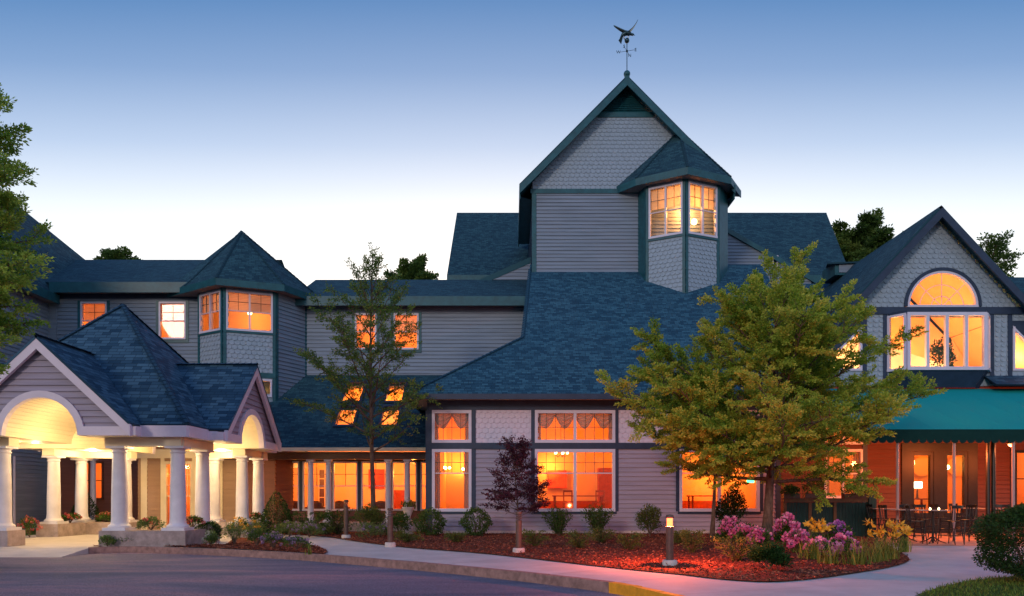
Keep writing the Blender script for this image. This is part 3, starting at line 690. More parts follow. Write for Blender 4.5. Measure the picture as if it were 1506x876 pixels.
# ---- dining hall front (y = 30.8)
YF = 30.8; F = Face(-3.5, YF, 11.2, YF); sx = lambda X: X+3.5
W1, W2, W3 = (-3.31, -1.74), (1.0, 4.28), (7.05, 10.33); ZU = (3.88, 5.13); ZL = (1.0, 3.50)
hl = [(sx(a), sx(b), *ZL) for a, b in (W1, W2, W3)]; hu = [(sx(a), sx(b), *ZU) for a, b in (W1, W2, W3)]
mkwall(I, F, 'clap', .14, 3.57, (0, 14.7), hl, m=M['siding_pinklit']); mkwall(I, F, 'scallop', 3.80, 5.22, (0, 14.7), hu, m=M['scallop_pale'])
board(I, 'belt_course', F, -.05, 14.75, 3.56, 3.82, 0, .075, M['trim_navy_light']); board(I, 'frieze', F, -.05, 14.75, 5.20, 5.64, 0, .06, M['trim_navy_light'])
for a, b in ((-3.62, -3.34), (-1.74+.02, -1.52), (.80, .98), (4.30, 4.46), (6.87, 7.03), (10.35, 10.52)):
    board(I, 'vertical_trim', F, sx(a), sx(b), .95 if a > -3.6 else .14, 5.2, 0, .052, M['trim_navy_light'])
for a, b in (W1, W2, W3): board(I, 'window_apron', F, sx(a)-.1, sx(b)+.1, .84, .97, 0, .06, M['trim_navy_light'])
board(I, 'corner_board', F, 14.55, 14.75, .14, 5.2, 0, .05, M['trim_navy_light']); board(I, 'foundation', F, -.02, 14.72, -.1, .14, -.1, .035, M['stone_white'])
for i, (a, b) in enumerate((W1, W2, W3)):
    n = 1 if i == 0 else 2
    window(I, F, sx(a), sx(b), *ZU, n=n, rail=None, grid=(4, 2), fw=.12, curtain='swag')
    window(I, F, sx(a), sx(b), *ZL, n=n, rail=.62, grid=(4, 2) , fw=.12, curtain='side' if i == 0 else None)
FS = Face(-3.5, 37, -3.5, YF); mkwall(I, FS, 'clap', .14, 5.6, (0, 6.2))
room(I, Face(-3.3, YF, 11, YF), 0, 14.3, .25, 5.55, 6.5, 120, lights=[(.8, 3.2, -5.6), (2.6, 4.6, -3.2), (5.2, 3.0, -5.8), (7.4, 4.7, -3.2), (10.2, 3.3, -5.6), (12.4, 4.6, -3.2), (13.3, 2.6, -5.4)])
# hall roof
ez, sl = 5.78, .93; zr_ = lambda Y: ez+sl*(Y-30)
roofA = mkroof(I, [[(-4.25, 30, ez), (13.1, 30, ez), (13.1, 38.6, zr_(38.6)), (.95, 38.6, zr_(38.6)), (.5, 33.25, zr_(33.25))]], name='roof')
mkroof(I, [[(-4.25, 30, ez), (.5, 33.25, zr_(33.25)), (.5, 37, zr_(33.25)), (-4.25, 37, ez)]])
ridgecap(I, (-4.25, 30, ez+.02), (.5, 33.25, zr_(33.25)+.02)); ridgecap(I, (.5, 33.25, zr_(33.25)+.02), (.95, 38.2, zr_(38.2)+.02))
g = MB(); g.face([(.55, 33.3, zr_(33.25)-.1), (.95, 38.6, zr_(33.25)-.1), (.95, 38.6, zr_(38.6)-.1)]); g.build('side_wall', M['trim'], I)
g = MB(); g.box(-4.30, 13.1, 29.90, 29.99, ez-.24, ez-.02); g.box(-4.34, -4.26, 29.90, 37, ez-.24, ez-.02); g.build('gutter', M['trim_navy_light'], I)
g = MB(); g.box(-4.25, 13.1, 30.0, 30.78, ez-.17, ez-.13); g.box(-4.25, -3.5, 30.78, 37, ez-.17, ez-.13); g.build('soffit', M['cream'], I)

# ---- lounge range (set back, low roof with skylights)
LY = 34.2; F = Face(-13, LY, -3.5, LY); lx = lambda X: X+13
lw = [(405, 440), (446, 484), (490, 526), (532, 573), (577, 613), (619, 627)]
lwx = [((u0-CU)*LY/FPX, (u1-CU)*LY/FPX) for u0, u1 in lw]; lwx[-1] = (lwx[-1][0], -3.55)
ZW = (.95, 3.18); hs = [(lx(a), lx(b), *ZW) for a, b in lwx]
mkwall(I, F, 'clap', .0, 3.5, (0, 9.5), hs, m=M['siding_brown']); 
for a, b in lwx: window(I, F, lx(a), lx(b), *ZW, n=1, rail=.5, grid=(2, 2), fw=.08, m=M['wframe'] if b-a > .6 else M['wframe'])
for (a, b), (c, d_) in zip(lwx, lwx[1:]): board(I, 'mullion_post', F, lx(b)+.02, lx(c)-.02, .9, 3.2, 0, .08, M['trim_navy_light'])
board(I, 'header_beam', F, 0, 9.5, 3.2, 3.55, 0, .12, M['wood'])
lz = lambda Y: 3.72+.847*(Y-32.3)
xs = [-13.4, -8.1, -7.25, -6.05, -5.25, -3.45]; ys = [32.3, 33.53, 34.81-.02, 34.95, 36.4, 37.1]
ysk = [(33.53, 34.75), (35.05, 36.4)]
q = MB(); YB = [32.3, 33.53, 34.75, 35.05, 36.4, 37.1]
for i in range(5):
    for j in range(5):
        if i in (1, 3) and j in (1, 3): continue
        roofpoly(q, [(xs[i], YB[j], lz(YB[j])), (xs[i+1], YB[j], lz(YB[j])), (xs[i+1], YB[j+1], lz(YB[j+1])), (xs[i], YB[j+1], lz(YB[j+1]))], .10)
q.build('roof', M['roof2'], I)
for i in (1, 3):
    for j in (1, 3):
        x0, x1, y0, y1 = xs[i], xs[i+1], YB[j], YB[j+1]; s = MB(); nz = Vector((0, -.847, 1)).normalized(); t = .07
        def sb(a, b, c, d_):
            lo = [Vector((a, c, lz(c))), Vector((b, c, lz(c))), Vector((b, d_, lz(d_))), Vector((a, d_, lz(d_)))]
            s.hexa([p-nz*.15 for p in lo]+[p+nz*.09 for p in lo])
        sb(x0-t, x1+t, y0-t, y0+.03); sb(x0-t, x1+t, y1-.03, y1+t); sb(x0-t, x0+.03, y0+.03, y1-.03); sb(x1-.03, x1+t, y0+.03, y1-.03)
        sk = s.build('skylight', M['trim_navy_light'], I); s = MB(); s.face([Vector((a, c, lz(c)))+nz*.05 for a, c in ((x0, y0), (x1, y0), (x1, y1), (x0, y1))]); s.build('pane', M['glass'], sk)
g = MB(); g.box(-13.4, -3.6, 32.18, 32.28, 3.56, 3.72); g.build('gutter', M['cream'], I)
g = MB(); g.box(-13.4, -3.52, 32.28, 34.1, 3.50, 3.54); g.build('soffit', M['wood'], I)
g = MB(); g.box(-13.0, -3.52, 32.6, 32.95, 3.22, 3.50); g.build('porch_beam', M['wood'], I)
g = MB(); g.box(-10.0, -3.6, 32.5, 34.15, -.05, .42); g.build('porch_floor', M['stone'], I)
q = MB(); q.face([(-13, 38.8, .45), (-3.6, 38.8, .45), (-3.6, 38.8, 7.6), (-13, 38.8, 7.6)])
for X in (-12.95, -3.62): q.face([(X, LY+.15, .45), (X, 38.8, .45), (X, 38.8, 7.6), (X, 37.0, 7.6), (X, LY+.15, lz(LY)-.12)])
q.face([(-13, 37.0, 7.6), (-3.6, 37.0, 7.6), (-3.6, 38.8, 7.6), (-13, 38.8, 7.6)])
xi = [-13, -8.1, -7.25, -6.05, -5.25, -3.6]; yi = [33.53, 34.75, 35.05, 36.4, 37.0]
for i in range(5):
    for j in range(4):
        if i in (1, 3) and j in (0, 2): continue
        q.face([(x_, y_, lz(y_)-.16) for x_, y_ in ((xi[i], yi[j]), (xi[i+1], yi[j]), (xi[i+1], yi[j+1]), (xi[i], yi[j+1]))])
rl = q.build('room_interior', M['room2'], I); q = MB(); q.face([(-13, LY+.1, .45), (-3.6, LY+.1, .45), (-3.6, 38.8, .45), (-13, 38.8, .45)]); q.build('room_floor', M['roomfloor'], rl)
for X, Y, Z in ((-10.4, 36.4, 2.7), (-7.8, 36.8, 3.0), (-4.9, 36.4, 2.7), (-7.9, 37.4, 6.4), (-5.5, 37.4, 6.4)): light('room_light', 'POINT', (X, Y, Z), 150, WARM, .18, I)
COLP = [(1.30, 0), (1.30, .05), (1.18, .07), (1.22, .12), (1.05, .17), (1.0, .2)]
def column(name, parent, x, y, z0, z1, r, m, plinth=True, n=20):
    H = z1-z0; b = MB()
    if plinth: b.box(x-r*1.5, x+r*1.5, y-r*1.5, y+r*1.5, z0, z0+.09); s0 = .09
    else: s0 = 0
    b.lathe([(r*1.38, s0), (r*1.42, s0+.04), (r*1.32, s0+.08), (r*1.12, s0+.11), (r*1.05, s0+.15), (r*1.0, s0+.3), (r*.99, H*.4), (r*.86, H-.30), (r*.86, H-.22), (r*.98, H-.205), (r*.98, H-.18), (r*.88, H-.17), (r*.88, H-.12), (r*1.12, H-.07)], (x, y, z0), n)
    b.box(x-r*1.22, x+r*1.22, y-r*1.22, y+r*1.22, z1-.07, z1)
    return b.build(name, m, parent, True)
for u in (457, 483, 571, 599): column('porch_column', I, xat(u, 32.8), 32.8, .42, 3.22, .135, M['wframe'])

# ---- upper range behind (second storey wall)
UY = 37; F = Face(-10.6, UY, 1.1, UY); ux = lambda X: X+10.6
uw = [(xat(523, UY), xat(553, UY)), (xat(580, UY), xat(615, UY))]; ZB = (zat(513, UY), zat(462, UY))
hs = [(ux(a), ux(b), *ZB) for a, b in uw]
mkwall(I, F, 'clap', 7.0, 11.4, (0, 11.7), hs)
for a, b in uw:
    window(I, F, ux(a), ux(b), *ZB, rail=.5, grid=(2, 2), fw=.08, m=M['wframe'], blind=.5); 
    for c, d_ in ((a-.17, a-.03), (b+.03, b+.17)): board(I, 'window_trim', F, ux(c), ux(d_), ZB[0]-.1, ZB[1]+.1, 0, .055)
    board(I, 'window_trim', F, ux(a)-.17, ux(b)+.17, ZB[0]-.2, ZB[0]-.06, 0, .06)
    room(I, F, ux(a)-.7, ux(b)+.7, ZB[0]-.8, ZB[1]+.35, 3, 75, m=M['room2'])
board(I, 'frieze', F, 0, 11.7, 11.12, 11.4, 0, .05, M['trim_navy_light'])
rz = lambda Y: 11.5+.5*(Y-36.4)
mkroof(I, [[(-10.8, 36.4, 11.5), (.9, 36.4, 11.5), (.9, 40.4, rz(40.4)), (-10.8, 40.4, rz(40.4))]], M['roof2'])
mkroof(I, [[(-10.8, 40.4, rz(40.4)), (.9, 40.4, rz(40.4)), (.9, 44, rz(36.9)), (-10.8, 44, rz(36.9))]], M['roof2'])
g = MB(); g.box(-10.8, .75, 36.30, 36.39, 11.02, 11.48); g.build('fascia', M['trim'], I)
g = MB(); g.box(-10.8, .75, 36.39, 36.98, 11.12, 11.16); g.build('soffit', M['soffit'], I)
# raised ridge piece climbing to the tower
mkroof(I, [[(xat(697, 40.3), 40.3, rz(40.4)-.15), (1.1, 40.3, 14.75), (1.1, 43, 14.75), (xat(697, 40.3), 43, rz(40.4)-.15)]], M['roof2'], th=.3)
F2 = Face(-2, 40.35, 1.1, 40.35); mkwall(I, F2, 'clap', 13.3, 14.6, lambda z: (max(0, (z-13.3)*2.4), 3.1))
# ---- upper range left (behind portico)
VY = 36; F = Face(-22.5, VY, -15.2, VY); vx = lambda X: X+22.5
vw = [(xat(120, VY), xat(157, VY)), (xat(235, VY), xat(273, VY))]; ZV = (zat(498, VY), zat(445, VY))
hs = [(vx(a), vx(b), *ZV) for a, b in vw]
mkwall(I, F, 'clap', 4.0, 11.6, (0, 7.3), hs)
for a, b in vw:
    window(I, F, vx(a), vx(b), *ZV, rail=.5, grid=(2, 2), fw=.08, blind=.5)
    for c, d_ in ((a-.17, a-.03), (b+.03, b+.17)): board(I, 'window_trim', F, vx(c), vx(d_), ZV[0]-.1, ZV[1]+.1, 0, .055)
    board(I, 'window_trim', F, vx(a)-.17, vx(b)+.17, ZV[0]-.2, ZV[0]-.06, 0, .06)
    room(I, F, vx(a)-.7, vx(b)+.7, ZV[0]-.8, ZV[1]+.3, 3, 50, m=M['room2'])
board(I, 'frieze', F, 0, 7.3, 11.25, 11.6, 0, .05, M['trim_navy_light'])
vz = lambda Y: 11.93+.5*(Y-35.45)
mkroof(I, [[(-23.5, 35.45, 11.93), (-14.5, 35.45, 11.93), (-14.5, 41.5, vz(41.5)), (-25.5, 41.5, vz(41.5))]], M['roof2'])
mkroof(I, [[(-25.5, 41.5, vz(41.5)), (-13, 41.5, vz(41.5)), (-13, 46, vz(37)), (-25.5, 46, vz(37))]], M['roof2'])
g = MB(); g.box(-22.3, -14.9, 35.35, 35.44, 11.4, 11.9); g.build('fascia', M['trim'], I)
g = MB(); g.box(-22.3, -14.9, 35.44, 35.98, 11.5, 11.54); g.build('soffit', M['soffit'], I)
board(I, 'corner_board', Face(-22.95, 35.97, -22.3, 35.97), 0, .65, 0, 11.5, 0, .04, M['siding'])
# ---- left wing (runs towards the camera)
F = Face(-22.7, 36, -22.7, 24)   # seen from the right: its outer side faces +x
F = Face(-22.7, 24, -22.7, 36); F.n = (1, 0)
mkwall(I, F, 'clap', 0, 11.5, (0, 12), [])
FF = Face(-34, 24, -22.7, 24); mkwall(I, FF, 'clap', 0, 11.5, (0, 11.3))
mkroof(I, [[(-22.15, 23.4, 11.35), (-22.15, 46, 11.35), (-24.8, 42.9, 15.3), (-25.93, 37.5, 17.0), (-25.93, 23.4, 17.0)]], M['roof2'])
mkroof(I, [[(-25.93, 23.4, 17.0), (-25.93, 37.5, 17.0), (-34, 37.5, 9), (-34, 23.4, 9)]], M['roof2'])
g = MB(); g.box(-22.13, -22.05, 23.4, 35.8, 10.95, 11.38); g.build('fascia', M['trim'], I)
g = MB(); g.box(-22.7, -22.13, 23.4, 36, 11.02, 11.06); g.build('soffit', M['soffit'], I)
g = MB(); g.tube([(-22.58, 33.3, .1), (-22.58, 33.3, 3.4)], .055, 8); g.build('downspout', M['white'], I)
# ---- octagonal corner turret (left)
TP = [(-15.5, 37), (-15.1, 35.4), (-13.53, 34.4), (-11.33, 35.2), (-10.35, 37.05)]
tz0, tz1 = 9.42, 11.22
for i in range(4):
    F = Face(*TP[i], *TP[i+1]); hs = []
    if i in (1, 2):
        a, b = .16, F.L-.16; hs = [(a, b, tz0, tz1)]; s2 = [(F.L-.95, F.L-.2, 6.35, 7.12)] if i == 2 else []
        mkwall(I, F, 'scallop', 7.45, 11.4, (0, F.L), hs); mkwall(I, F, 'scallop', 3.3, 7.25, (0, F.L), s2)
        window(I, F, a, b, tz0, tz1, n=2, rail=.5, grid=(2, 2), fw=.085, blind=.5)
        if s2: window(I, F, s2[0][0], s2[0][1], 6.35, 7.12, rail=None, grid=None, fw=.08); room(I, F, s2[0][0]-.3, s2[0][1]+.15, 6.0, 7.3, 1.6, 25)
        board(I, 'belt_course', F, 0, F.L, 7.22, 7.46, 0, .06); board(I, 'window_apron', F, 0, F.L, tz0-.14, tz0-.05, 0, .07)
    else: mkwall(I, F, 'clap' if i == 3 else 'scallop', 3.0, 11.5, (0, F.L))
    board(I, 'corner_board', F, 0, .14, 3.3, 11.4, 0, .05); board(I, 'corner_board', F, F.L-.14, F.L, 3.3, 11.4, 0, .051)
q = MB(); q.face([(x, y, 9.2) for x, y in TP]); q.face([(x, y, 11.36) for x, y in reversed(TP)]); q.face([(-15.5, 37, 9), (-10.4, 37, 9), (-10.4, 37, 11.5), (-15.5, 37, 11.5)]); q.build('turret_room', M['room2'], I)
light('room_light', 'POINT', (-12.9, 35.9, 10.5), 70, WARM, .12, I)
q = MB(); q.tube([(-12.75, 35.7, 11.36), (-12.75, 35.7, 10.6)], .015, 6); q.build('pendant_cord', M['black'], I)
q = MB(); q.ball((-12.75, 35.7, 10.5), .11, 12, 8); q.build('pendant_lamp', M['bulb'], I)
c0 = Vector((-13.2, 36.4)); ap = Vector((-13.45, 36.5, 14.75))
def turret_roof(TPs, c0, ap, ez_, ov, drop=.30, m=None):
    ring = []
    for x, y in TPs:
        d = Vector((x, y))-c0; d2 = d+d.normalized()*ov; ring.append(Vector((c0.x+d2.x, c0.y+d2.y, ez_)))
    q = MB()
    for a, b in zip(ring, ring[1:]): roofpoly(q, [a, b, ap], .06)
    o = q.build('roof', m or M['roof2'], I)
    q = MB(); s = MB()
    for a, b in zip(ring, ring[1:]):
        dn = Vector((0, 0, drop)); e = (b-a).normalized(); nn = Vector((e.y, -e.x, 0))*.05
        q.hexa([a-dn, b-dn, b-dn-nn, a-dn-nn, a+Vector((0,0,.02))+nn*0, b+Vector((0,0,.02)), b-nn, a-nn])
        i0 = Vector((c0.x, c0.y, ez_-drop+.03)); s.face([a-dn+Vector((0,0,.03)), b-dn+Vector((0,0,.03)), i0])
    q.build('fascia', M['trim'], I); s.build('soffit', M['soffit'], I)
    for a in ring[1:-1]: ridgecap(I, a+Vector((0, 0, .03)), ap+Vector((0, 0, .03)), .07, m or M['roof2'])
    return ring
turret_roof([(-16.6, 36.2)]+TP[1:]+[(-10.3, 38.2)], c0, ap, 11.62, .62)

# ---- ground floor behind the portico
F = Face(-22.6, VY, -16.9, VY); wx = (xat(112, VY), xat(152, VY)); hs = [(wx[0]+22.6, wx[1]+22.6, 1.45, 3.25)]
mkwall(I, F, 'clap', 0, 4.0, (0, 5.7), hs, m=M['siding_brown']); window(I, F, hs[0][0], hs[0][1], 1.45, 3.25, n=2, rail=.5, grid=None, fw=.09, m=M['wood'])
room(I, F, hs[0][0]-.5, hs[0][1]+.5, .8, 3.5, 2.5, 60)
column('porch_column', I, xat(137, 35.3), 35.3, .1, 3.4, .13, M['wframe'])
EY = 33.2; F = Face(-16.9, EY, -10.7, EY); ex = lambda u: xat(u, EY)+16.9
d1 = (ex(243), ex(283)); d2 = (ex(309), ex(322)); hs = [(*d1, .2, 3.1), (*d2, .2, 3.1)]
mkwall(I, F, 'clap', 0, 3.9, (0, 4.75), hs, m=M['siding_tan']); mkwall(I, F, 'clap', 0, 3.9, (4.9, 6.2), m=M['siding_brown']); board(I, 'corner_board', F, 4.74, 4.92, 0, 3.3, 0, .06, M['cream'])
for a, b, in (d1, d2): window(I, F, a, b, .2, 3.1, n=2 if b-a > 1 else 1, rail=.48, grid=(3, 3), full=False, m=M['cream'], fw=.12)
for u0, u1 in ((208, 217), (237, 242.6), (283.5, 290), (303, 308.6), (322.5, 328)): board(I, 'door_trim', F, ex(u0), ex(u1), 0, 3.3, 0, .06, M['cream'])
board(I, 'header_beam', F, 0, 6.2, 3.3, 3.7, 0, .1, M['cream'])
FE = Face(-16.9, VY, -16.9, EY); mkwall(I, FE, 'clap', 0, 4.0, (0, VY-EY), m=M['siding_brown'])
room(I, F, .3, 5.9, .05, 3.5, 1.15+1.5, 90, lights=[(1.6, 2.6, -1.3), (4.6, 2.6, -1.3)])
q = MB(); q.box(-17, -10.6, 33.1, 36, 3.9, 4.05); q.build('entry_roof', M['trim'], I)
F = Face(-10.7, 33.2, -10.2, 34.2); mkwall(I, F, 'clap', 0, 3.7, (0, F.L), m=M['siding_brown'])

# ---- square tower with gable
TY = 38; TX0, TX1 = 1.06, 11.05; F = Face(TX0, TY, TX1, TY); pk = (5.87-TX0, 22.75)
mkwall(I, F, 'clap', 12.6, 17.25, (0, TX1-TX0))
grg = lambda z: (max(0, pk[0]-(22.75-z)*.985), min(TX1-TX0, pk[0]+(22.75-z)*.985))
mkwall(I, F, 'scallop', 17.45, 21.2, grg)
board(I, 'belt_course', F, -.1, TX1-TX0+.1, 17.24, 17.47, 0, .07)
board(I, 'belt_course', F, pk[0]-1.45, pk[0]+1.45, 21.18, 21.42, 0, .07)
q = MB(); z = 21.42
while z < 22.5: 
    hw = (22.7-z)*.98; hw2 = (22.7-z-.1)*.98
    q.face([F.P(pk[0]-hw, z, .07), F.P(pk[0]+hw, z, .07), F.P(pk[0]+hw2, z+.10, .0), F.P(pk[0]-hw2, z+.10, .0)]); z += .1
q.build('gable_louvre', M['trim'], I)
for a, b in ((0, .22), ): board(I, 'corner_board', F, -.03, .2, 12.6, 17.24, 0, .055)
for X, n_ in ((TX0, -1), (TX1, 1)):
    Fs = Face(X, 46, X, TY) if n_ < 0 else Face(X, TY, X, 46)
    mkwall(I, Fs, 'clap', 9, 17.8, (0, 8))
def gable_roof(cx, pz, hw, hz, y0, y1, m, th=.14):
    a = [(cx-hw, y0, hz), (cx, y0, pz), (cx, y1, pz), (cx-hw, y1, hz)]; b = [(cx, y0, pz), (cx+hw, y0, hz), (cx+hw, y1, hz), (cx, y1, pz)]
    mkroof(I, [a, b], m, th=th)
def rake(F, pkS, pkZ, hw, hz, wd, o0, o1, m, name='rake_board', parent=None):
    for sg in (-1, 1):
        q = MB(); poly = [(pkS, pkZ), (pkS, pkZ-wd), (pkS+sg*hw, hz-wd), (pkS+sg*hw, hz)]
        if sg > 0: poly.reverse()
        q.fprism(F, poly, o0, o1); q.build(name, m, parent or I)
gable_roof(5.87, 23.05, 5.5, 17.5, 37.42, 46, M['roof2'])
Fr = Face(TX0, 37.42, TX1, 37.42); rake(Fr, pk[0], 22.93, 5.5, 17.40, .42, -.0, .07, M['trim'])
q = MB()
for sg in (-1, 1):
    q.face([(5.87+sg*.2, 37.45, 22.62), (5.87+sg*5.45, 37.45, 17.05+.12), (5.87+sg*5.45, 44.6, 17.05+.12), (5.87+sg*.2, 44.6, 22.62)])
    X = 5.87+sg*5.5; q.box(min(X, X-sg*.06), max(X, X-sg*.06), 37.45, 44.6, 16.75, 17.45)
    q.face([(X, 37.5, 16.9), (TX0 if sg < 0 else TX1, 37.95, 16.9), (TX0 if sg < 0 else TX1, 44.6, 16.9), (X, 44.6, 16.9)])
q.build('soffit', M['trim'], I)
q = MB(); q.ball((5.87, 37.5, 23.15), .17, 14, 10); q.box(5.75, 5.99, 37.4, 37.6, 22.8, 23.05); q.build('finial', M['trim'], I)
# tower corner bay
BP = [(6.55, 38.05), (6.8, 37.24), (8.57, 36.3), (10.44, 37.1), (11.15, 38.1)]
bz0, bz1 = 14.62, 17.12
for i in range(4):
    F = Face(*BP[i], *BP[i+1]); hs = []
    if i in (1, 2):
        a, b = .18, F.L-.16; hs = [(a, b, bz0, bz1)]; mkwall(I, F, 'scallop', 10.5, 17.3, (0, F.L), hs)
        window(I, F, a, b, bz0, bz1, n=2, rail=.5, grid=(2, 2), fw=.09, blind=.42); board(I, 'window_apron', F, 0, F.L, bz0-.16, bz0-.05, 0, .07)
        board(I, 'corner_board', F, 0, .14, 10.5, 17.3, 0, .052)
        board(I, 'corner_board', F, F.L-.14, F.L, 10.5, 17.3, 0, .05)
    else: board(I, 'corner_board', F, 0, F.L, 10.5, 17.3, 0, .05)
q = MB(); q.face([(x, y, 14.3) for x, y in BP]); q.face([(x, y, 17.28) for x, y in reversed(BP)]); q.face([(6.5, 38.3, 14), (11.1, 38.3, 14), (11.1, 38.3, 17.4), (6.5, 38.3, 17.4)]); q.build('bay_room', M['room2'], I)
light('room_light', 'POINT', (8.9, 37.5, 16.2), 170, (1, .38, .09), .12, I)
q = MB(); q.ball((9.3, 37.5, 15.6), .15, 12, 8); q.build('pendant_lamp', M['bulb'], I)
ring = turret_roof([(6.0, 38.0)]+BP[1:4]+[(11.4, 38.4)], Vector((8.65, 38.0)), Vector((8.67, 38.1, 20.6)), 17.58, .62, .34)

# ---- big roofs far behind
def back_roof(x0t, x1t, x0b, x1b, yt, yb, zt, zb):
    mkroof(I, [[(x0b, yb, zb), (x1b, yb, zb), (x1t, yt, zt), (x0t, yt, zt)]], M['roof2']); 
    mkroof(I, [[(x0t, yt, zt), (x1t, yt, zt), (x1t, yt+6, zb), (x0t, yt+6, zb)]], M['roof2'])
    g = MB(); g.box(x0b, x1b, yb-.06, yb+.02, zb-.45, zb-.02); g.build('fascia', M['trim'], I)
    Fq = Face(x0b+.4, yb+.8, x1b-.4, yb+.8); mkwall(I, Fq, 'clap', 9, zb-.1, (0, x1b-x0b-.8))
back_roof(-3.75, 21.4, -3.9, 20.3, 50, 44, 20.9, 14.85)
Fg = Face(11.05, 42.6, 17.4, 42.6); mkwall(I, Fg, 'clap', 11, 17.6, lambda z: (0, max(0, min(6.3, (17.6-z)*1.75+.4))), [(4.05, 4.35, 14.9, 15.5)])
q = MB(); q.fprism(Face(11.05, 42.5, 17.4, 42.5), [(0, 17.95), (0, 17.65), (6.6, 13.85), (6.6, 14.15)][::-1], -.6, .05); q.build('rake_board', M['trim'], I)
window(I, Fg, 4.05, 4.35, 14.9, 15.5, rail=None, grid=None, fw=.08)
mkroof(I, [[(11.05, 36.8, 9.6), (19, 36.8, 9.6), (19, 41.5, 13.6), (11.05, 41.5, 13.6)]], M['roof'])
q = MB(); X0, X1 = xat(1228, 39), xat(1262, 39); Z0, Z1 = zat(404, 39), zat(385, 39)
q.box(X0, X1, 39, 40.6, Z0, Z1); q.build('roof_vent', M['trim'], I)
q = MB(); q.box(X0+.2, X1-.1, 38.96, 38.99, Z0+.12, Z1-.12); q.build('vent_louvre', M['siding'], I)
q = MB(); roofpoly(q, [(X0-.5, 38.8, Z1-.1), (X1+.1, 38.8, Z1-.02), (X1+.1, 40.6, Z1+.2), (X0+.2, 40.6, Z1+.2)], .08); q.build('vent_roof', M['roof2'], I)
mkroof(I, [[(22.5, 35.8, 11.0), (34, 35.8, 11.0), (34, 38.6, 13.1), (24, 38.6, 13.1)]], M['roof2'])

# ---- gabled wing on the right (y = 31.5)
GY = 31.5; GX = 11.2; F = Face(GX, GY, 25, GY); gx = lambda X: X-GX; cx = 18.1
doors = [(xat(1340, GY), xat(1370, GY)), (xat(1389, GY), xat(1420, GY))]; pw = (xat(1213, GY), xat(1267, GY)); pw2 = (xat(1492, GY), xat(1540, GY))
hs = [(gx(a), gx(b), .78, 3.42) for a, b in doors]+[(gx(pw[0]), gx(pw[1]), 1.55, 3.55), (gx(pw[0]), gx(pw[1]), 3.85, 4.9), (gx(pw2[0]), gx(pw2[1]), .9, 3.5)]
mkwall(I, F, 'clap', 0, 6.3, (0, 13.8), hs, m=M['siding_patio'])
for a, b in doors:
    window(I, F, gx(a), gx(b), .78, 3.42, rail=None, grid=None, fw=.14, m=M['black'], sill=False)
    board(I, 'door_panel', F, gx(a)-.1, gx(b)+.1, .03, .72, 0, .07, M['black'])
for u0, u1 in ((1325, 1338), (1372, 1387), (1422, 1436)): board(I, 'door_frame', F, gx(xat(u0, GY)), gx(xat(u1, GY)), 0, 3.6, 0, .09, M['black'])
board(I, 'door_frame', F, gx(xat(1325, GY)), gx(xat(1436, GY)), 3.5, 3.85, 0, .095, M['black'])
window(I, F, gx(pw[0]), gx(pw[1]), 1.55, 3.55, n=2, rail=.5, grid=(2, 2), fw=.1, curtain='side'); window(I, F, gx(pw[0]), gx(pw[1]), 3.85, 4.9, n=2, rail=None, grid=None, fw=.1)
window(I, F, gx(pw2[0]), gx(pw2[1]), .9, 3.5, n=1, rail=.55, grid=None, fw=.1, m=M['black'])
for a in (xat(1268, GY), xat(1485, GY)): board(I, 'vertical_trim', F, gx(a), gx(a)+.2, 0, 6, 0, .07, M['trim_navy_light'])
room(I, F, .1, 13.6, .05, 5.9, 5.5, 110, m=M['room'], lights=[(2.6, 3.4, -2.6), (6.6, 3.6, -3), (9.4, 3.4, -3), (12.2, 3.4, -2.6)])
# upper storey of the gabled wing
lim = lambda z: (gx(14.4-(9.6-z)*.62), gx(21.8+(9.6-z)*.62)) if z < 9.6 else (gx(14.4), gx(21.8))
side = [(gx(13.55), gx(15.0), 6.96, 8.9), (gx(21.45), gx(22.9), 6.96, 8.9)]; bay = (gx(16.1), gx(20.45), 6.9, 9.25)
mkwall(I, F, 'scallop', 6.3, 9.42, lim, side+[bay])
grg = lambda z: (gx(cx)-(13.55-z)*.93, gx(cx)+(13.55-z)*.93)
mkwall(I, F, 'scallop', 9.66, 13.4, grg, [], (gx(18.45), 9.72, 1.55))
board(I, 'belt_course', F, gx(14.2), gx(22.0), 9.38, 9.68, 0, .10, M['trim_navy_light'])
for a, b, flip in ((13.55, 15.0, 1), (21.45, 22.9, 0)):
    A, B = gx(a), gx(b); top = [(A, 7.4), (B, 8.85)] if flip else [(A, 8.85), (B, 7.4)]
    q = MB(); fr = .1
    q.fbox(F, A, B, 6.96, 7.06, -.1, .07); q.fbox(F, A, A+fr, 7.06, top[0][1], -.1, .07); q.fbox(F, B-fr, B, 7.06, top[1][1], -.1, .07)
    q.fprism(F, [(A, top[0][1]-.08), (B, top[1][1]-.08), (B, top[1][1]+.04), (A, top[0][1]+.04)], -.1, .072); w_ = q.build('window', M['wframe'], I, label='window with a sloping top')
    q = MB(); q.face([F.P(A, 7, -.04), F.P(B, 7, -.04), F.P(B, top[1][1], -.04), F.P(A, top[0][1], -.04)]); q.build('pane', M['glass'], w_)
    q = MB(); q.fprism(F, [(A-.12, top[0][1]+.04), (B+.12, top[1][1]+.04), (B+.12, 9.1), (A-.12, 9.1)], -.1, .05); q.build('vertical_trim', M['trim_navy_light'], I)
for a in (15.02, 15.9, 20.47, 21.25): board(I, 'vertical_trim', F, gx(a), gx(a)+.18, 6.4, 9.38, 0, .055, M['trim_navy_light'])
q = MB(); sh = 24
ring_pts = lambda r_: [(gx(18.45)+r_*math.cos(math.pi*k/sh), 9.72+r_*math.sin(math.pi*k/sh)) for k in range(sh+1)]
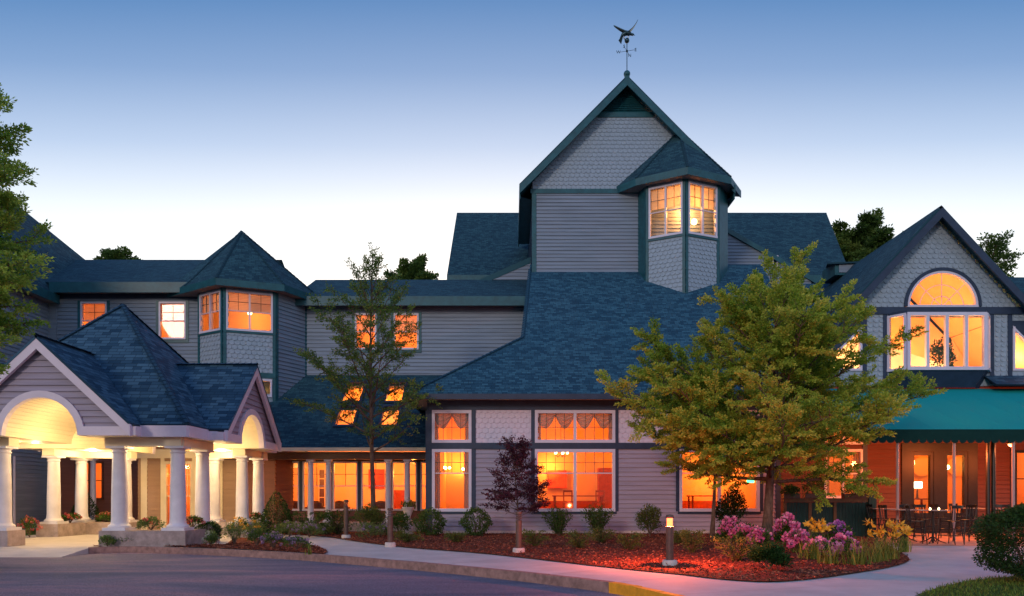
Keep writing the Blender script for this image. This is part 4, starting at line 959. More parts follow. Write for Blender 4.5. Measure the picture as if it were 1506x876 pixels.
def ringpart(m_, r0_, r1_, o0, o1):
    a, b = ring_pts(r0_), ring_pts(r1_)
    for k in range(sh):
        p = [a[k], b[k], b[k+1], a[k+1]]; m_.hexa([F.P(*p[0], o0), F.P(*p[1], o0), F.P(*p[2], o0), F.P(*p[3], o0), F.P(*p[0], o1), F.P(*p[1], o1), F.P(*p[2], o1), F.P(*p[3], o1)])
ringpart(q, 1.52, 1.66, -.02, .09); q.build('arch_trim', M['trim_navy_light'], I)
q = MB(); ringpart(q, 1.42, 1.53, -.1, .07); q.fbox(F, gx(18.45)-1.53, gx(18.45)+1.53, 9.68, 9.78, -.1, .08); fan = q.build('window', M['wframe'], I, label='half round fanlight window')
q = MB(); ringpart(q, .44, .465, -.05, -.03); ringpart(q, .93, .955, -.05, -.03)
for k in range(1, 6):
    a = math.pi*k/6 if False else math.pi*k/4 if k < 4 else None
    if a is None: continue
    c, s_ = math.cos(a), math.sin(a); x_, z_ = gx(18.45), 9.72; t = .012
    q.hexa([F.P(x_-s_*t, z_+c*t, -.05), F.P(x_+s_*t, z_-c*t, -.05), F.P(x_+s_*t+c*1.43, z_-c*t+s_*1.43, -.05), F.P(x_-s_*t+c*1.43, z_+c*t+s_*1.43, -.05),
            F.P(x_-s_*t, z_+c*t, -.03), F.P(x_+s_*t, z_-c*t, -.03), F.P(x_+s_*t+c*1.43, z_-c*t+s_*1.43, -.03), F.P(x_-s_*t+c*1.43, z_+c*t+s_*1.43, -.03)])
q.build('muntin_grid', M['wframe'], fan); q = MB(); q.face([F.P(a, z, -.04) for a, z in ring_pts(1.45)]); q.build('pane', M['glass'], fan)
# bay window
BW = [(16.1, GY), (16.6, 30.88), (19.95, 30.88), (20.45, GY)]
for i in range(3):
    Fb = Face(*BW[i], *BW[i+1]); window(I, Fb, .05, Fb.L-.05, 6.95, 9.25, n=1 if i != 1 else 4, rail=None, grid=None, fw=.13 if i == 1 else .09, label='bay window casement')
q = MB()
lo = [(16.5, GY), (16.9, 31.2), (19.65, 31.2), (20.05, GY)]
q.face([(x, y, 6.9) for x, y in BW]); q2 = MB(); q2.face([(x, y, 9.32) for x, y in BW]); q2.face([(x, y, 9.42) for x, y in BW])
for i in range(3): 
    q.face([(*lo[i], 6.2), (*lo[i+1], 6.2), (*BW[i+1], 6.92), (*BW[i], 6.92)])
    q2.face([(*BW[i], 9.24), (*BW[i+1], 9.24), (*BW[i+1], 9.42), (*BW[i], 9.42)])
q2.build('bay_cornice', M['trim_navy_light'], I); q.build('bay_base', M['trim_navy_light'], I)
# upstairs room: bright wall, sloping orange ceiling
r_ = MB(); r_.fprism(Face(GX, 36.45, 25, 36.45), [(gx(13.3), 6.6), (gx(22.9), 6.6), (gx(22.9), 7.4), (gx(21.6), 9.4), (gx(cx), 13.0), (gx(14.6), 9.4), (gx(13.3), 7.4)], -.05, 0); r_.build('room_interior', M['room'], I)
r_ = MB(); r_.box(13.2, 23.3, 31.75, 36.5, 6.5, 6.6); r_.build('room_floor', M['roomfloor'], I)
Fi = Face(13.3, 34.6, 23.2, 34.6); r_ = MB(); r_.fprism(Fi, [(0, 6.6), (8.6, 6.6), (8.6, 7.3), (2.4, 9.3), (1.1, 9.3), (0, 7.4)], -.05, 0); r_.build('room_partition', mat('ivory_painted_partition', (.9, .78, .55), .9, .1, noise=.05), I)
light('room_light', 'POINT', (16.0, 33.0, 7.6), 220, (1, .56, .22), .2, I); light('room_light', 'POINT', (20.4, 33.0, 7.4), 220, (1, .56, .22), .2, I); light('room_light', 'POINT', (18.5, 35.6, 8.4), 260, WARM, .2, I)
r_ = MB(); r_.face([(14.4, 31.7, 9.45), (12.9, 31.7, 7.0), (12.9, 36.5, 7.0), (14.4, 36.5, 9.45)]); r_.face([(21.8, 31.7, 9.45), (23.3, 31.7, 7.0), (23.3, 36.5, 7.0), (21.8, 36.5, 9.45)]); r_.face([(14.4, 36.4, 6.6), (12.9, 36.4, 6.6), (12.9, 36.4, 7), (14.4, 36.4, 9.4)]); r_.face([(21.8, 36.4, 6.6), (23.3, 36.4, 6.6), (23.3, 36.4, 7), (21.8, 36.4, 9.4)]); r_.build('room_ceiling', M['room'], I)
light('room_light', 'POINT', (18.2, 33.6, 10.2), 85, WARM, .2, I); light('room_light', 'POINT', (14.0, 33.0, 7.8), 70, (1, .58, .24), .2, I); light('room_light', 'POINT', (22.4, 33.0, 7.6), 60, (1, .5, .2), .2, I)
r_ = MB(); roofpoly(r_, [(14.4, 31.7, 9.5), (18.1, 31.7, 13.3), (18.1, 36.5, 13.3), (14.4, 36.5, 9.5)], .05); roofpoly(r_, [(18.1, 31.7, 13.3), (21.8, 31.7, 9.5), (21.8, 36.5, 9.5), (18.1, 36.5, 13.3)], .05); r_.build('room_ceiling', M['room'], I)
gable_roof(cx, 13.85, 4.05, 9.5, 30.95, 43, M['roof2'])
Fr = Face(GX, 30.95, 25, 30.95); rake(Fr, gx(cx), 13.73, 4.05, 9.40, .40, 0, .08, M['trim_navy_light'])
for sg in (-1, 1):
    X0 = cx+sg*3.95; X1 = cx+sg*6.0; mkroof(I, [[(X0, 31.2, 9.6), (X1, 31.2, 6.3), (X1, 42, 6.3), (X0, 42, 9.6)]], M['roof2']); slope_fascia(I, (X0, 31.2, 9.6), (X1, 31.2, 6.3), .3, .06, m=M['trim_navy_light'], name='rake_board')
mkroof(I, [[(20.2, 30.6, 6.25), (25, 30.6, 6.25), (25, 31.45, 6.75), (20.2, 31.45, 6.75)]], M['roof3'], th=.08)

# ================================================================== porte-cochere
pc = thing('entrance_portico', 'cross gabled entrance portico with slate blue pyramid roof and white round columns', 'portico', (-14.3, 27, 0))
CX, CY_ = -14.3, 27.0; SP, RV = 3.42, 1.18
def arm(k, s, t):        # local: s sideways, t outwards from the centre; k = 0 front(-y), 1 right(+x), 2 back, 3 left
    a = k*math.pi/2; return (CX+s*math.cos(a)+t*math.sin(a), CY_+s*math.sin(a)-t*math.cos(a))
hp, gz, rgz = 4.28, 3.82, 8.62
cor = [(CX-hp, CY_-hp), (CX+hp, CY_-hp), (CX+hp, CY_+hp), (CX-hp, CY_+hp)]
GP, GH = 6.42, 2.82; ge = GP-GH*.93; tv_ = (rgz-GP)/(rgz-gz)*hp
mkroof(pc, [[(*arm(i, -hp, hp), gz), (*arm(i, -GH, hp), gz), (*arm(i, 0, tv_), GP), (*arm(i, GH, hp), gz), (*arm(i, hp, hp), gz), (CX, CY_, rgz)] for i in range(4)], M['roof3'], th=.08)
for c in cor: ridgecap(pc, (*c, gz+.03), (CX, CY_, rgz+.03), .10, M['roof3'])
GP, GH = 6.42, 2.82; ge = GP-GH*.93
for k in range(4):
    A = lambda s, t, z: (*arm(k, s, t), z)
    mkroof(pc, [[A(-GH, 4.95, ge), A(0, 4.95, GP), A(0, 1.6, GP), A(-GH, 3.6, ge)], [A(0, 4.95, GP), A(GH, 4.95, ge), A(GH, 3.6, ge), A(0, 1.6, GP)]], M['roof3'], th=.07)
    ridgecap(pc, A(0, 4.95, GP+.03), A(0, 1.95, GP+.03), .09, M['roof3'])
    Fk = Face(*arm(k, -GH, 4.7), *arm(k, GH, 4.7))
    mkwall(pc, Fk, 'clap', 3.62, 6.2, lambda z: (GH-(GP-.12-z)/.93, GH+(GP-.12-z)/.93), [], (GH, SP, 1.25), M['siding_tan'] if False else M['siding_pinklit'])
    Fo = Face(*arm(k, -GH, 4.88), *arm(k, GH, 4.88))
    rake(Fo, GH, GP-.07, GH, ge-.07, .34, -.06, .06, M['white'], parent=pc)
    q = MB()
    for j in range(20):
        a0, a1 = math.pi*j/20, math.pi*(j+1)/20
        p = [(GH+r_*math.cos(a), SP+r_*math.sin(a)) for r_, a in ((1.15, a0), (1.36, a0), (1.36, a1), (1.15, a1))]
        q.hexa([Fk.P(*x, -.1) for x in p]+[Fk.P(*x, .09) for x in p])
    q.build('arch_trim', M['white'], pc)
    for a_, b_ in ((-.12, GH-1.25), (GH+1.25, 2*GH+.12)): q = MB(); q.fbox(Fk, a_, b_, SP, SP+.27, -.1, .14); q.build('fascia', M['white'], pc)
    q = MB(); nb = 26                     # barrel vault arm with narrow boards
    for j in range(nb):
        a0, a1 = math.pi*j/nb, math.pi*(j+1)/nb; g_ = .004
        for b0, b1, rr0, rr1 in ((a0, a1-g_, RV, RV), (a1-g_, a1, RV, RV+.02)):
            x0, x1 = RV*math.cos(b0), RV*math.cos(b1)
            q.face([(*arm(k, x0, 4.72), SP+rr0*math.sin(b0)), (*arm(k, x1, 4.72), SP+rr1*math.sin(b1)), (*arm(k, x1, abs(x1)), SP+rr1*math.sin(b1)), (*arm(k, x0, abs(x0)), SP+rr0*math.sin(b0))])
    q.build('vault', M['vault'], pc)
    q = MB()                               # flat soffit left and right of the vault, in a quarter of the square plus the arm
    for sg in (-1, 1): q = MB(); q.face([A(sg*RV, 4.72, SP+.004), A(sg*GH, 4.72, SP+.004), A(sg*GH, 4.2, SP+.004), A(sg*RV, 4.2, SP+.004)]); q.build('soffit', M['vault'], pc)
    q = MB(); q.face([A(RV, RV, SP+.004), A(RV, 4.2, SP+.004), A(4.2, 4.2, SP+.004), A(4.2, RV, SP+.004)]); q.build('ceiling', M['vault'], pc)
    q = MB()
    for s0, s1 in ((-4.24, -GH+.02), (GH-.02, 4.24)): 
        q = MB(); p = [arm(k, s0, 4.16), arm(k, s1, 4.16), arm(k, s1, 4.30), arm(k, s0, 4.30)]; q.hexa([(*x, SP) for x in p]+[(*x, gz-.05) for x in p]); q.build('fascia', M['white'], pc)
    q = MB()                               # side returns of the gable arm
    for s0 in (-GH-.02, GH-.10):
        q = MB(); p = [arm(k, s0, 4.3), arm(k, s0+.12, 4.3), arm(k, s0+.12, 4.6), arm(k, s0, 4.6)]; q.hexa([(*x, SP) for x in p]+[(*x, SP+.30) for x in p]); q.build('fascia', M['white'], pc)
    q = MB()                               # beams over the column pairs
    for s0, s1 in ((-4.0, -1.5), (1.5, 4.0)):
        p = [arm(k, s0, 3.46), arm(k, s1, 3.46), arm(k, s1, 3.94), arm(k, s0, 3.94)]; zt = SP+.0+.002*k
        q = MB(); q.hexa([(*x, 3.16+.002*k) for x in p]+[(*x, zt) for x in p]); q.build('beam', M['cream'], pc)
for ax, ay in ((-1.85, -3.7), (1.85, -3.7), (3.7, -1.85), (3.7, 1.85), (1.85, 3.7), (-1.85, 3.7), (-3.7, 1.85), (-3.7, -1.85), (-3.7, -3.7), (3.7, -3.7), (3.7, 3.7), (-3.7, 3.7)):
    column('column', pc, CX+ax, CY_+ay, .5, 3.16, .24, M['column'], n=28)
for sxx in (-1, 1):
    for syy in (-1, 1):
        q = MB(); a, b = (1.45, 4.15) if True else 0, 0
        X = sorted((CX+sxx*1.42, CX+sxx*4.12)); Y = sorted((CY_+syy*3.28, CY_+syy*4.12)); q.box(*X, *Y, -.1, .5)
        X = sorted((CX+sxx*3.28, CX+sxx*4.122)); Y = sorted((CY_+syy*1.42, CY_+syy*3.279)); q.box(*X, *Y, -.1, .498); q.build('plinth', M['stone'], pc)
spots = [(-2.6, -2.6), (2.6, -2.6), (2.6, 2.6), (-2.6, 2.6), (0, -4.3), (3.2, 0)]
for ax, ay in ((-2.6, -2.6), (2.6, -2.6), (2.6, 2.6), (-2.6, 2.6), (2.6, 0), (0, 2.6), (-2.6, 0)):
    q = MB(); 
    if abs(ax*ay) > 1:
        q.lathe([(.11, -.012), (.13, .0)], (CX+ax, CY_+ay, SP-.006), 14); q.build('downlight', M['bulb_hot'], pc)
        light('downlight_lamp', 'POINT', (CX+ax, CY_+ay, SP-.22), 95, (1, .66, .30), .10, pc)
for ax, ay in ((0, -3.2), (3.2, 0), (0, 3.0), (-3.2, 0)):      # cove lamps that wash the vaults, sitting behind the beams
    light('cove_lamp', 'POINT', (CX+ax, CY_+ay, SP-.25), 75, (1, .70, .34), .12, pc)

# ================================================================== awning, fence, furniture
aw = thing('awning', 'teal canvas awning with scalloped shade darkened valance over the patio', 'awning', (18, 26, 0))
AY0, AY1, AZ0, AZ1, AX0, AX1 = 26.0, 31.40, 3.95, 6.18, 12.4, 25.5
q = MB(); nseg = 80
for i in range(nseg):
    x0 = AX0+(AX1-AX0)*i/nseg; x1 = AX0+(AX1-AX0)*(i+1)/nseg
    for j in range(6):
        y = lambda t: AY0+(AY1-AY0)*t; zf = lambda t, x: AZ0+(AZ1-AZ0)*t-(.02+.055*abs(math.sin(math.pi*(x-AX0)/1.31))**.7)*math.sin(math.pi*min(1, t*.93+.07))
        t0, t1 = j/6, (j+1)/6; q.face([(x0, y(t0), zf(t0, x0)), (x1, y(t0), zf(t0, x1)), (x1, y(t1), zf(t1, x1)), (x0, y(t1), zf(t1, x0))])
q.build('canopy', M['awning'], aw, 'all')
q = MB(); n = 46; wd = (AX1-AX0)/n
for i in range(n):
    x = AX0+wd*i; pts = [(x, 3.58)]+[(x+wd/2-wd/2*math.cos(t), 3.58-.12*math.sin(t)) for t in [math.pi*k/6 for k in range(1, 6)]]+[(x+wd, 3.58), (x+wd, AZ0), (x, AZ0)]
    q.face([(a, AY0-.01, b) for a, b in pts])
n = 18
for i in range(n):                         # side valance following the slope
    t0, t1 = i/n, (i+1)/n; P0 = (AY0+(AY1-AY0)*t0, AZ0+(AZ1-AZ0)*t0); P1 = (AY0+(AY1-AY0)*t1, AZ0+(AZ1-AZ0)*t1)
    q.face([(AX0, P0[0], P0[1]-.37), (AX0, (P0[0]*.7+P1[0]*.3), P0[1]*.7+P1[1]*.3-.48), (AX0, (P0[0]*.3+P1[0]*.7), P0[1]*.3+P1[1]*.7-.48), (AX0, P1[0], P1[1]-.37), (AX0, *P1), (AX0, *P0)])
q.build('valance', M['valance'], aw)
for u in (1320, 1403, 1490):
    X = xat(u, 26.1); q = MB(); q.tube([(X, 26.1, 0), (X, 26.1, AZ0-.02)], .05, 10); q.build('pole', M['rail'] if u > 1500 else mat('dusty_rose_pole_paint', (.38, .26, .26), .5), aw)
q = MB(); q.tube([(AX0+.05, AY0+.06, AZ0-.05), (AX1, AY0+.06, AZ0-.05)], .035, 8); q.build('front_bar', M['black'], aw)
for u in (1453, 1461):
    X = xat(u, 27.2); q = MB(); q.tube([(X, 27.2, 0), (X, 27.2, 4.2)], .075, 10); q.build('pole', M['black'], aw, label='dark thick pole')
# patio light
pl = thing('patio_lamp', 'small glowing lamp hanging under the awning edge', 'lamp', (xat(1487, 27), 27, 3.2))
X = xat(1487, 27); q = MB(); q.tube([(X, 27, 4.15), (X, 27, 3.62)], .012, 6); q.build('cord', M['black'], pl)
q = MB(); q.lathe([(.05, .14), (.14, .05), (.15, 0)], (X, 27, 3.5), 14, cap=False); q.build('lamp_shade', M['black'], pl, True)
q = MB(); q.ball((X, 27, 3.5), .10, 12, 8); q.build('bulb', M['bulb_red'], pl)
light('patio_glow', 'POINT', (X, 27, 3.3), 60, (1, .26, .08), .1, pl)
for XX, YY, pw_ in ((14.0, 28.4, 110), (16.6, 27.4, 120), (18.8, 28.6, 110), (21.6, 28.0, 100)): light('patio_ceiling_light', 'POINT', (XX, YY, 3.15), pw_*2.6, (1, .19, .045), .12, aw)
# fence
fx0, fx1, fy = 10.35, 13.55, 28.0
fe = thing('patio_fence', 'dark green board fence with brown top rail along the patio', 'fence', (12, 28, 0))
q = MB(); x = fx0
while x < fx1-.02: q.box(x, x+.115, fy, fy+.03, .05, 1.34); x += .125
q.build('boards', M['fence'], fe)
q = MB(); q.box(fx0, fx1, fy-.05, fy+.07, 1.36, 1.50); q.build('top_rail', M['rail'], fe)
for x in (fx0, fx0+.95, fx0+1.9): q = MB(); q.box(x, x+.11, fy-.04, fy-.002, .0, 1.34); q.build('post', M['rail'], fe)
q = MB(); q.box(fx1, fx1+.28, fy-.14, fy+.14, 0, 1.72); q.box(fx1-.03, fx1+.31, fy-.17, fy+.17, 1.72, 1.78); q.build('end_post', M['fence'], fe)
for i, (u, wpx, hh, lb) in enumerate(((1163, 30, .5, 'dark trailing plant in a box on the left end of the fence rail'), (1198, 38, .95, 'tall dark bushy plant in a box on the fence rail before the lit window'), (1258, 46, .62, 'feathery green plant in a box beside the fence end post'))):
    X = xat(u, 28); ww = wpx/38.6
    t = mound('planter_box', lb, 'planter', (X, fy+.02, 1.50), ww, hh, LEAF['shrub'], 'rough', 900, .07, 40+i, group='planters on the fence rail')
    q = MB(); q.box(X-ww*.4, X+ww*.4, fy-.12, fy+.14, 1.50, 1.68); q.build('box', M['wood'], t)

# high bistro chairs and tables
def bar_chair(loc, rz, label):
    r_ = thing('patio_chair', label, 'chair', (0, 0, 0), 'black metal high chairs on the patio')
    q = MB(); q.box(-.21, .21, -.21, .21, .74, .765); q.build('seat', M['black'], r_)
    for sx_ in (-1, 1):
        q = MB(); q.tube([(sx_*.19, -.19, .74), (sx_*.25, -.27, 0)], [.018, .018], 6); q.build('leg', M['black'], r_)
        q = MB(); q.tube([(sx_*.20, .33, 0), (sx_*.195, .20, .74), (sx_*.205, .25, 1.20)], .018, 6); q.build('leg', M['black'], r_)
    q = MB(); pts = [(-.24+.08*i, .25+.05*math.sin(math.pi*i/6), 1.20) for i in range(7)]
    for a, b in zip(pts, pts[1:]): q.hexa([(a[0], a[1]-.012, 1.17), (b[0], b[1]-.012, 1.17), (b[0], b[1]+.012, 1.17), (a[0], a[1]+.012, 1.17), (a[0], a[1]-.012, 1.27), (b[0], b[1]-.012, 1.27), (b[0], b[1]+.012, 1.27), (a[0], a[1]+.012, 1.27)])
    for s_ in (-.12, 0, .12): q.tube([(s_*.8, .21, .77), (s_*1.15, .27, 1.18)], .013, 5)
    q.build('backrest', M['black'], r_)
    q = MB()
    for z, e in ((.28, .045), (.50, .02)):
        a = .20+e; q.tube([(-a, -.2-e*1.2, z), (a, -.2-e*1.2, z)], .010, 5); q.tube([(-a, .25+e, z), (a, .25+e, z)], .010, 5); q.tube([(-a, -.2-e*1.2, z), (-a, .25+e, z)], .010, 5); q.tube([(a, -.2-e*1.2, z), (a, .25+e, z)], .010, 5)
    q.build('foot_rail', M['black'], r_)
    return r_
def bar_table(label):
    r_ = thing('patio_table', label, 'table', (0, 0, 0), 'round high tables on the patio')
    q = MB(); q.lathe([(.50, 0), (.52, .01), (.52, .03), (.50, .035)], (0, 0, 1.08), 28); q.build('table_top', M['glasstop'], r_, True)
    q = MB(); q.lathe([(.035, 0), (.035, 1.08)], (0, 0, 0), 12); q.build('pedestal', M['black'], r_, True)
    for k in range(4):
        a = math.pi/4+k*math.pi/2; q = MB(); q.tube([(0, 0, .22), (.22*math.cos(a), .22*math.sin(a), .07), (.40*math.cos(a), .40*math.sin(a), .015)], [.022, .02, .015], 6); q.build('foot', M['black'], r_)
    return r_
tabs = [((xat(1372, 24.6), 24.6), 'nearest high round table between the two open patio doors'), ((xat(1303, 27.5), 27.5), 'high round table behind the yellow lilies and rose pole'), ((xat(1462, 27.6), 27.6), 'high round table behind the big clipped bush'), ((xat(1425, 29.3), 29.3), 'small high table set back before the right patio door'), ((xat(1330, 25.6), 25.6), 'high table between the first rose pole and the nearest table')]
tb = bar_table(tabs[0][1]); tlist = []
for i, ((x, y), lb) in enumerate(tabs):
    t = tb if i == 0 else copy_thing(tb); t.location = (x, y, .012); t['label'] = lb
chs = [(xat(1347, 24.1), 24.1, 75, 'high chair left of the nearest table facing right'), (xat(1398, 24.0), 24.0, -160, 'high chair turned with its back to the camera at the right of the nearest table'), (xat(1420, 25.2), 25.2, -80, 'high chair with lit seat right of the nearest table'), (xat(1360, 25.9), 25.9, 10, 'high chair on the far side of the nearest table'),
       (xat(1318, 26.6), 26.6, -150, 'dark high chair just behind the first rose pole'), (xat(1288, 27.6), 27.6, 90, 'dark high chair close to the fence end post'), (xat(1335, 28.4), 28.4, -30, 'high chair before the left patio door'), (xat(1440, 28.3), 28.3, 60, 'high chair before the red lit wall by the dark double pole'),
       (xat(1488, 27.4), 27.4, -60, 'high chair whose back shows above the clipped bush'), (xat(1470, 26.7), 26.7, 160, 'high chair half hidden by the clipped bush'),
       (xat(1382, 27.6), 27.6, 100, 'high chair in the gap between the two patio doors'), (xat(1436, 26.0), 26.0, 80, 'high chair facing right beside the dark double pole'), (xat(1308, 25.2), 25.2, 95, 'high chair rising behind the end daylilies'), (xat(1410, 29.9), 29.9, 20, 'high chair tight against the right patio door')]
ch = bar_chair(None, 0, chs[0][3])
for i, (x, y, a, lb) in enumerate(chs):
    c = ch if i == 0 else copy_thing(ch); c.location = (x, y, .012); c.rotation_euler = (0, 0, R(a)); c['label'] = lb
for i, (x, y) in enumerate(((tabs[0][0][0]-.15, 24.5), (tabs[0][0][0]+.2, 24.6))):
    t = thing('candle_glass', ('left' if i == 0 else 'right')+' one of two glowing candle glasses on the nearest patio table', 'candle', (x, y, 1.127))
    q = MB(); q.lathe([(.03, 0), (.04, .08)], (x, y, 1.127), 12, cap=False); q.build('glass', M['glass'], t); q = MB(); q.lathe([(.028, 0), (.025, .05), (.005, .075)], (x, y, 1.129), 10); q.build('candle', M['bulb'], t)

# ---- things seen inside through the windows
def at_in(u, v, Y): return (xat(u, Y), Y, zat(v, Y))
def table_in(x, y, z0, L, label):
    t = thing('dining_table', label, 'table', (x, y, z0)); q = MB(); q.box(x-L/2, x+L/2, y-.45, y+.45, z0+.72, z0+.77); q.build('table_top', M['redwood'], t)
    for a in (-1, 1):
        for b in (-1, 1): q = MB(); q.box(x+a*(L/2-.1)-.035, x+a*(L/2-.1)+.035, y+b*.36-.035, y+b*.36+.035, z0, z0+.72); q.build('leg', M['redwood'], t)
def chair_in(x, y, z0, rz, label, m, group):
    t = thing('dining_chair', label, 'chair', (x, y, z0), group); c, s_ = math.cos(R(rz)), math.sin(R(rz))
    def B(a, b, e, f, z, w): 
        p = [(a, e), (b, e), (b, f), (a, f)]; p = [(x+u_*c-v_*s_, y+u_*s_+v_*c) for u_, v_ in p]; return [(*k, z0+z) for k in p]+[(*k, z0+w) for k in p]
    q = MB(); q.hexa(B(-.22, .22, -.22, .22, .43, .48)); q.build('seat', m, t)
    q = MB(); q.hexa(B(-.22, .22, .19, .23, .92, 1.0)); q.hexa(B(-.20, .20, .19, .22, .72, .78)); q.hexa(B(-.22, -.18, .19, .23, .48, .92)); q.hexa(B(.18, .22, .19, .23, .48, .92)); q.build('backrest', m, t)
    for a in (-.2, .2):
        for b in (-.2, .2): q = MB(); q.hexa(B(a-.02, a+.02, b-.02, b+.02, 0, .43)); q.build('leg', m, t)
def chandelier(x, y, z, zc, label, n=5, r=.28):
    t = thing('chandelier', label, 'chandelier', (x, y, z)); q = MB(); q.tube([(x, y, z), (x, y, zc)], .012, 6); q.build('rod', M['black'], t)
    for k in range(n):
        a = 2*math.pi*k/n; q = MB(); q.tube([(x, y, z), (x+r*.6*math.cos(a), y+r*.6*math.sin(a), z-.12), (x+r*math.cos(a), y+r*math.sin(a), z)], .010, 5); ar = q.build('arm', M['black'], t)
        q = MB(); q.ball((x+r*math.cos(a), y+r*math.sin(a), z+.07), .055, 10, 8); q.build('bulb', M['bulb_hot'], ar)
table_in(xat(850, 33.2), 33.2, .85, 2.3, 'red wood table seen through the double dining window'); chair_in(xat(838, 32.5), 32.5, .85, 20, 'red wood chair at the left before the table in the double window', M['redwood'], 'chairs in the dining hall'); chair_in(xat(880, 32.4), 32.4, .85, -30, 'red wood chair at the right before the table in the double window', M['redwood'], 'chairs in the dining hall')
table_in(xat(1045, 33.2), 33.2, .85, 2.0, 'pale table seen through the window left of the tree trunk')
chandelier(xat(652, 33), 33, zat(690, 33), 5.5, 'chandelier at the left in the single dining window'); chandelier(xat(684, 32.2), 32.2, zat(692, 32.2), 5.5, 'bright chandelier at the right in the single dining window', 3, .16)
chandelier(xat(1033, 33), 33, zat(690, 33), 5.5, 'chandelier in the window behind the big tree', 5, .3); chandelier(xat(825, 34), 34, zat(668, 34), 5.5, 'chandelier in the double dining window', 5, .3)
for i, (x0_, x1_, z0_, z1_, m_, nm_, lb_) in enumerate(((1.5, 2.3, 2.0, 2.9, 'art', 'painting', 'small red painting in the dining hall behind the left pane of the double window'), (3.6, 5.2, .3, 3.0, 'redwood', 'cabinet', 'tall red wood cabinet in the dining hall at the right of the double window'), (-2.9, -1.9, .3, 2.7, 'room2', 'cabinet', 'pale tall cabinet behind the single dining window'), (9.2, 11.0, .3, 2.2, 'redwood', 'cabinet', 'red wood sideboard behind the window left of the tree trunk'))):
    Y_ = 37.2; k_ = Y_/31.0; q = MB(); q.box(x0_*k_, x1_*k_, Y_-.1 if m_ == 'art' else Y_-.55, Y_, z0_, z1_); tag(q.build(nm_, M[m_]), lb_, nm_)
q = MB(); q.box(-3.25, 10.95, 37.18, 37.23, .26, 1.35); q.build('wainscot', M['redwood'], I)
q = MB(); x, y, z = at_in(1104, 707, 31.3); q.box(x-.15, x+.15, y, y+.05, z-.08, z+.12); tag(q.build('lit_sign', M['green_sign']), 'small glowing green sign in the right corner of the window by the trunk', 'sign')
for i, (u, lb) in enumerate(((435, 'dark armchair low in the first lounge window beside the cone shrub'), (500, 'dark round backed armchair in the third lounge window'), (561, 'dark armchair right of the slim tree trunk in the lounge'), (605, 'dark armchair in the lounge window nearest the dining hall'), (465, 'dark low chair between the two left porch columns'))):
    x = xat(u, 35.4); t = thing('armchair', lb, 'armchair', (x, 35.4, .47), 'armchairs in the lounge'); q = MB(); q.box(x-.34, x+.34, 35.1, 35.7, .47+.1, .47+.45); q.build('seat', M['wood'], t)
    q = MB(); q.ball((x, 35.25, .47+.62), .40, 16, 10, 1, .28, .72); q.build('backrest', M['wood'], t, 'all')
    for s_ in (-1, 1): q = MB(); q.box(x+s_*.38-.06, x+s_*.38+.06, 35.1, 35.65, .48, .47+.6); q.build('armrest', M['wood'], t)
q = MB(); a = at_in(542, 690, 38.7); b = at_in(565, 718, 38.7); q.box(a[0], b[0], 38.68, 38.74, b[2], a[2]); tag(q.build('painting', M['art']), 'large red painting on the lounge back wall behind the tree trunk', 'painting')
q = MB(); q.box(xat(575, 38.5), xat(600, 38.5), 38.2, 38.6, .47, 1.9); tag(q.build('cabinet', M['redwood']), 'low red cabinet against the lounge back wall', 'cabinet')
for u0, u1, v0, v1, lb in ((416, 427, 690, 720, 'dark gridded inner window on the back wall of the first lounge window'), (469, 478, 690, 745, 'tall dark gridded inner door seen between the porch columns')):
    Y = 38.72; t = thing('inner_window', lb, 'window', (xat(u0, Y), Y, 0)); q = MB(); X0, X1 = xat(u0, Y), xat(u1, Y); Z0, Z1 = zat(v1, Y), zat(v0, Y); q.box(X0, X1, Y, Y+.02, Z0, Z1); q.build('glazing', M['wood'], t)
    q = MB(); 
    for k in range(5): zz = Z0+(Z1-Z0)*k/4; q.box(X0-.03, X1+.03, Y-.03, Y-.002, zz-.025, zz+.025)
    for x in (X0, X1): q.box(x-.03, x+.03, Y-.035, Y-.003, Z0, Z1)
    q.build('frame', M['cream'], t)
x, y, z = at_in(1349, 713, 32.6); t = thing('table_lamp', 'white shaded table lamp glowing in the left patio door', 'lamp', (x, y, z-.5)); q = MB(); q.lathe([(.20, -.14), (.20, .14)], (x, y, z), 18, cap=False); q.build('lamp_shade', M['bulb_white'], t, True); q = MB(); q.lathe([(.09, -.6), (.05, -.55), (.03, -.3), (.02, -.1)], (x, y, z), 12); q.build('lamp_base', M['wood'], t, True)
table_in(x+.05, y+.1, z-.6-.77, 1.0, 'small side table carrying the white shaded lamp')
for i, u in enumerate((1355, 1407)):
    x, y, z = at_in(u, 686, 36.8); q = MB(); q.lathe([(0.001, 0), (.46, 0), (.50, .03), (.46, .06), (.001, .04)], (0, 0, 0), 30, cap=False); o = q.build('wall_disc', mat('straw_wall_disc', (.85, .62, .22), .7), None, True)
    o.location = (x, y-.05, z); o.rotation_euler = (R(90), 0, 0); tag(o, 'round straw coloured disc on the back wall in the '+('left' if i == 0 else 'right')+' patio door', 'wall disc', 'round wall discs behind the patio doors')
x, y, z = at_in(1393, 687, 32.4); t = thing('pendant_lamp', 'bright pendant lamp near the left edge of the right patio door', 'lamp', (x, y, z)); q = MB(); q.ball((x, y, z), .10, 12, 8); q.build('bulb', M['bulb_hot'], t); q = MB(); q.tube([(x, y, z+.1), (x, y, 5.9)], .01, 5); q.build('cord', M['black'], t)
mound('potted_plant', 'dark leafy potted plant behind the upstairs bay window', 'plant', (xat(1384, 32.0), 32.0, 6.7), 1.2, 1.75, LEAF['box'], 'rough', 900, .13, 71)

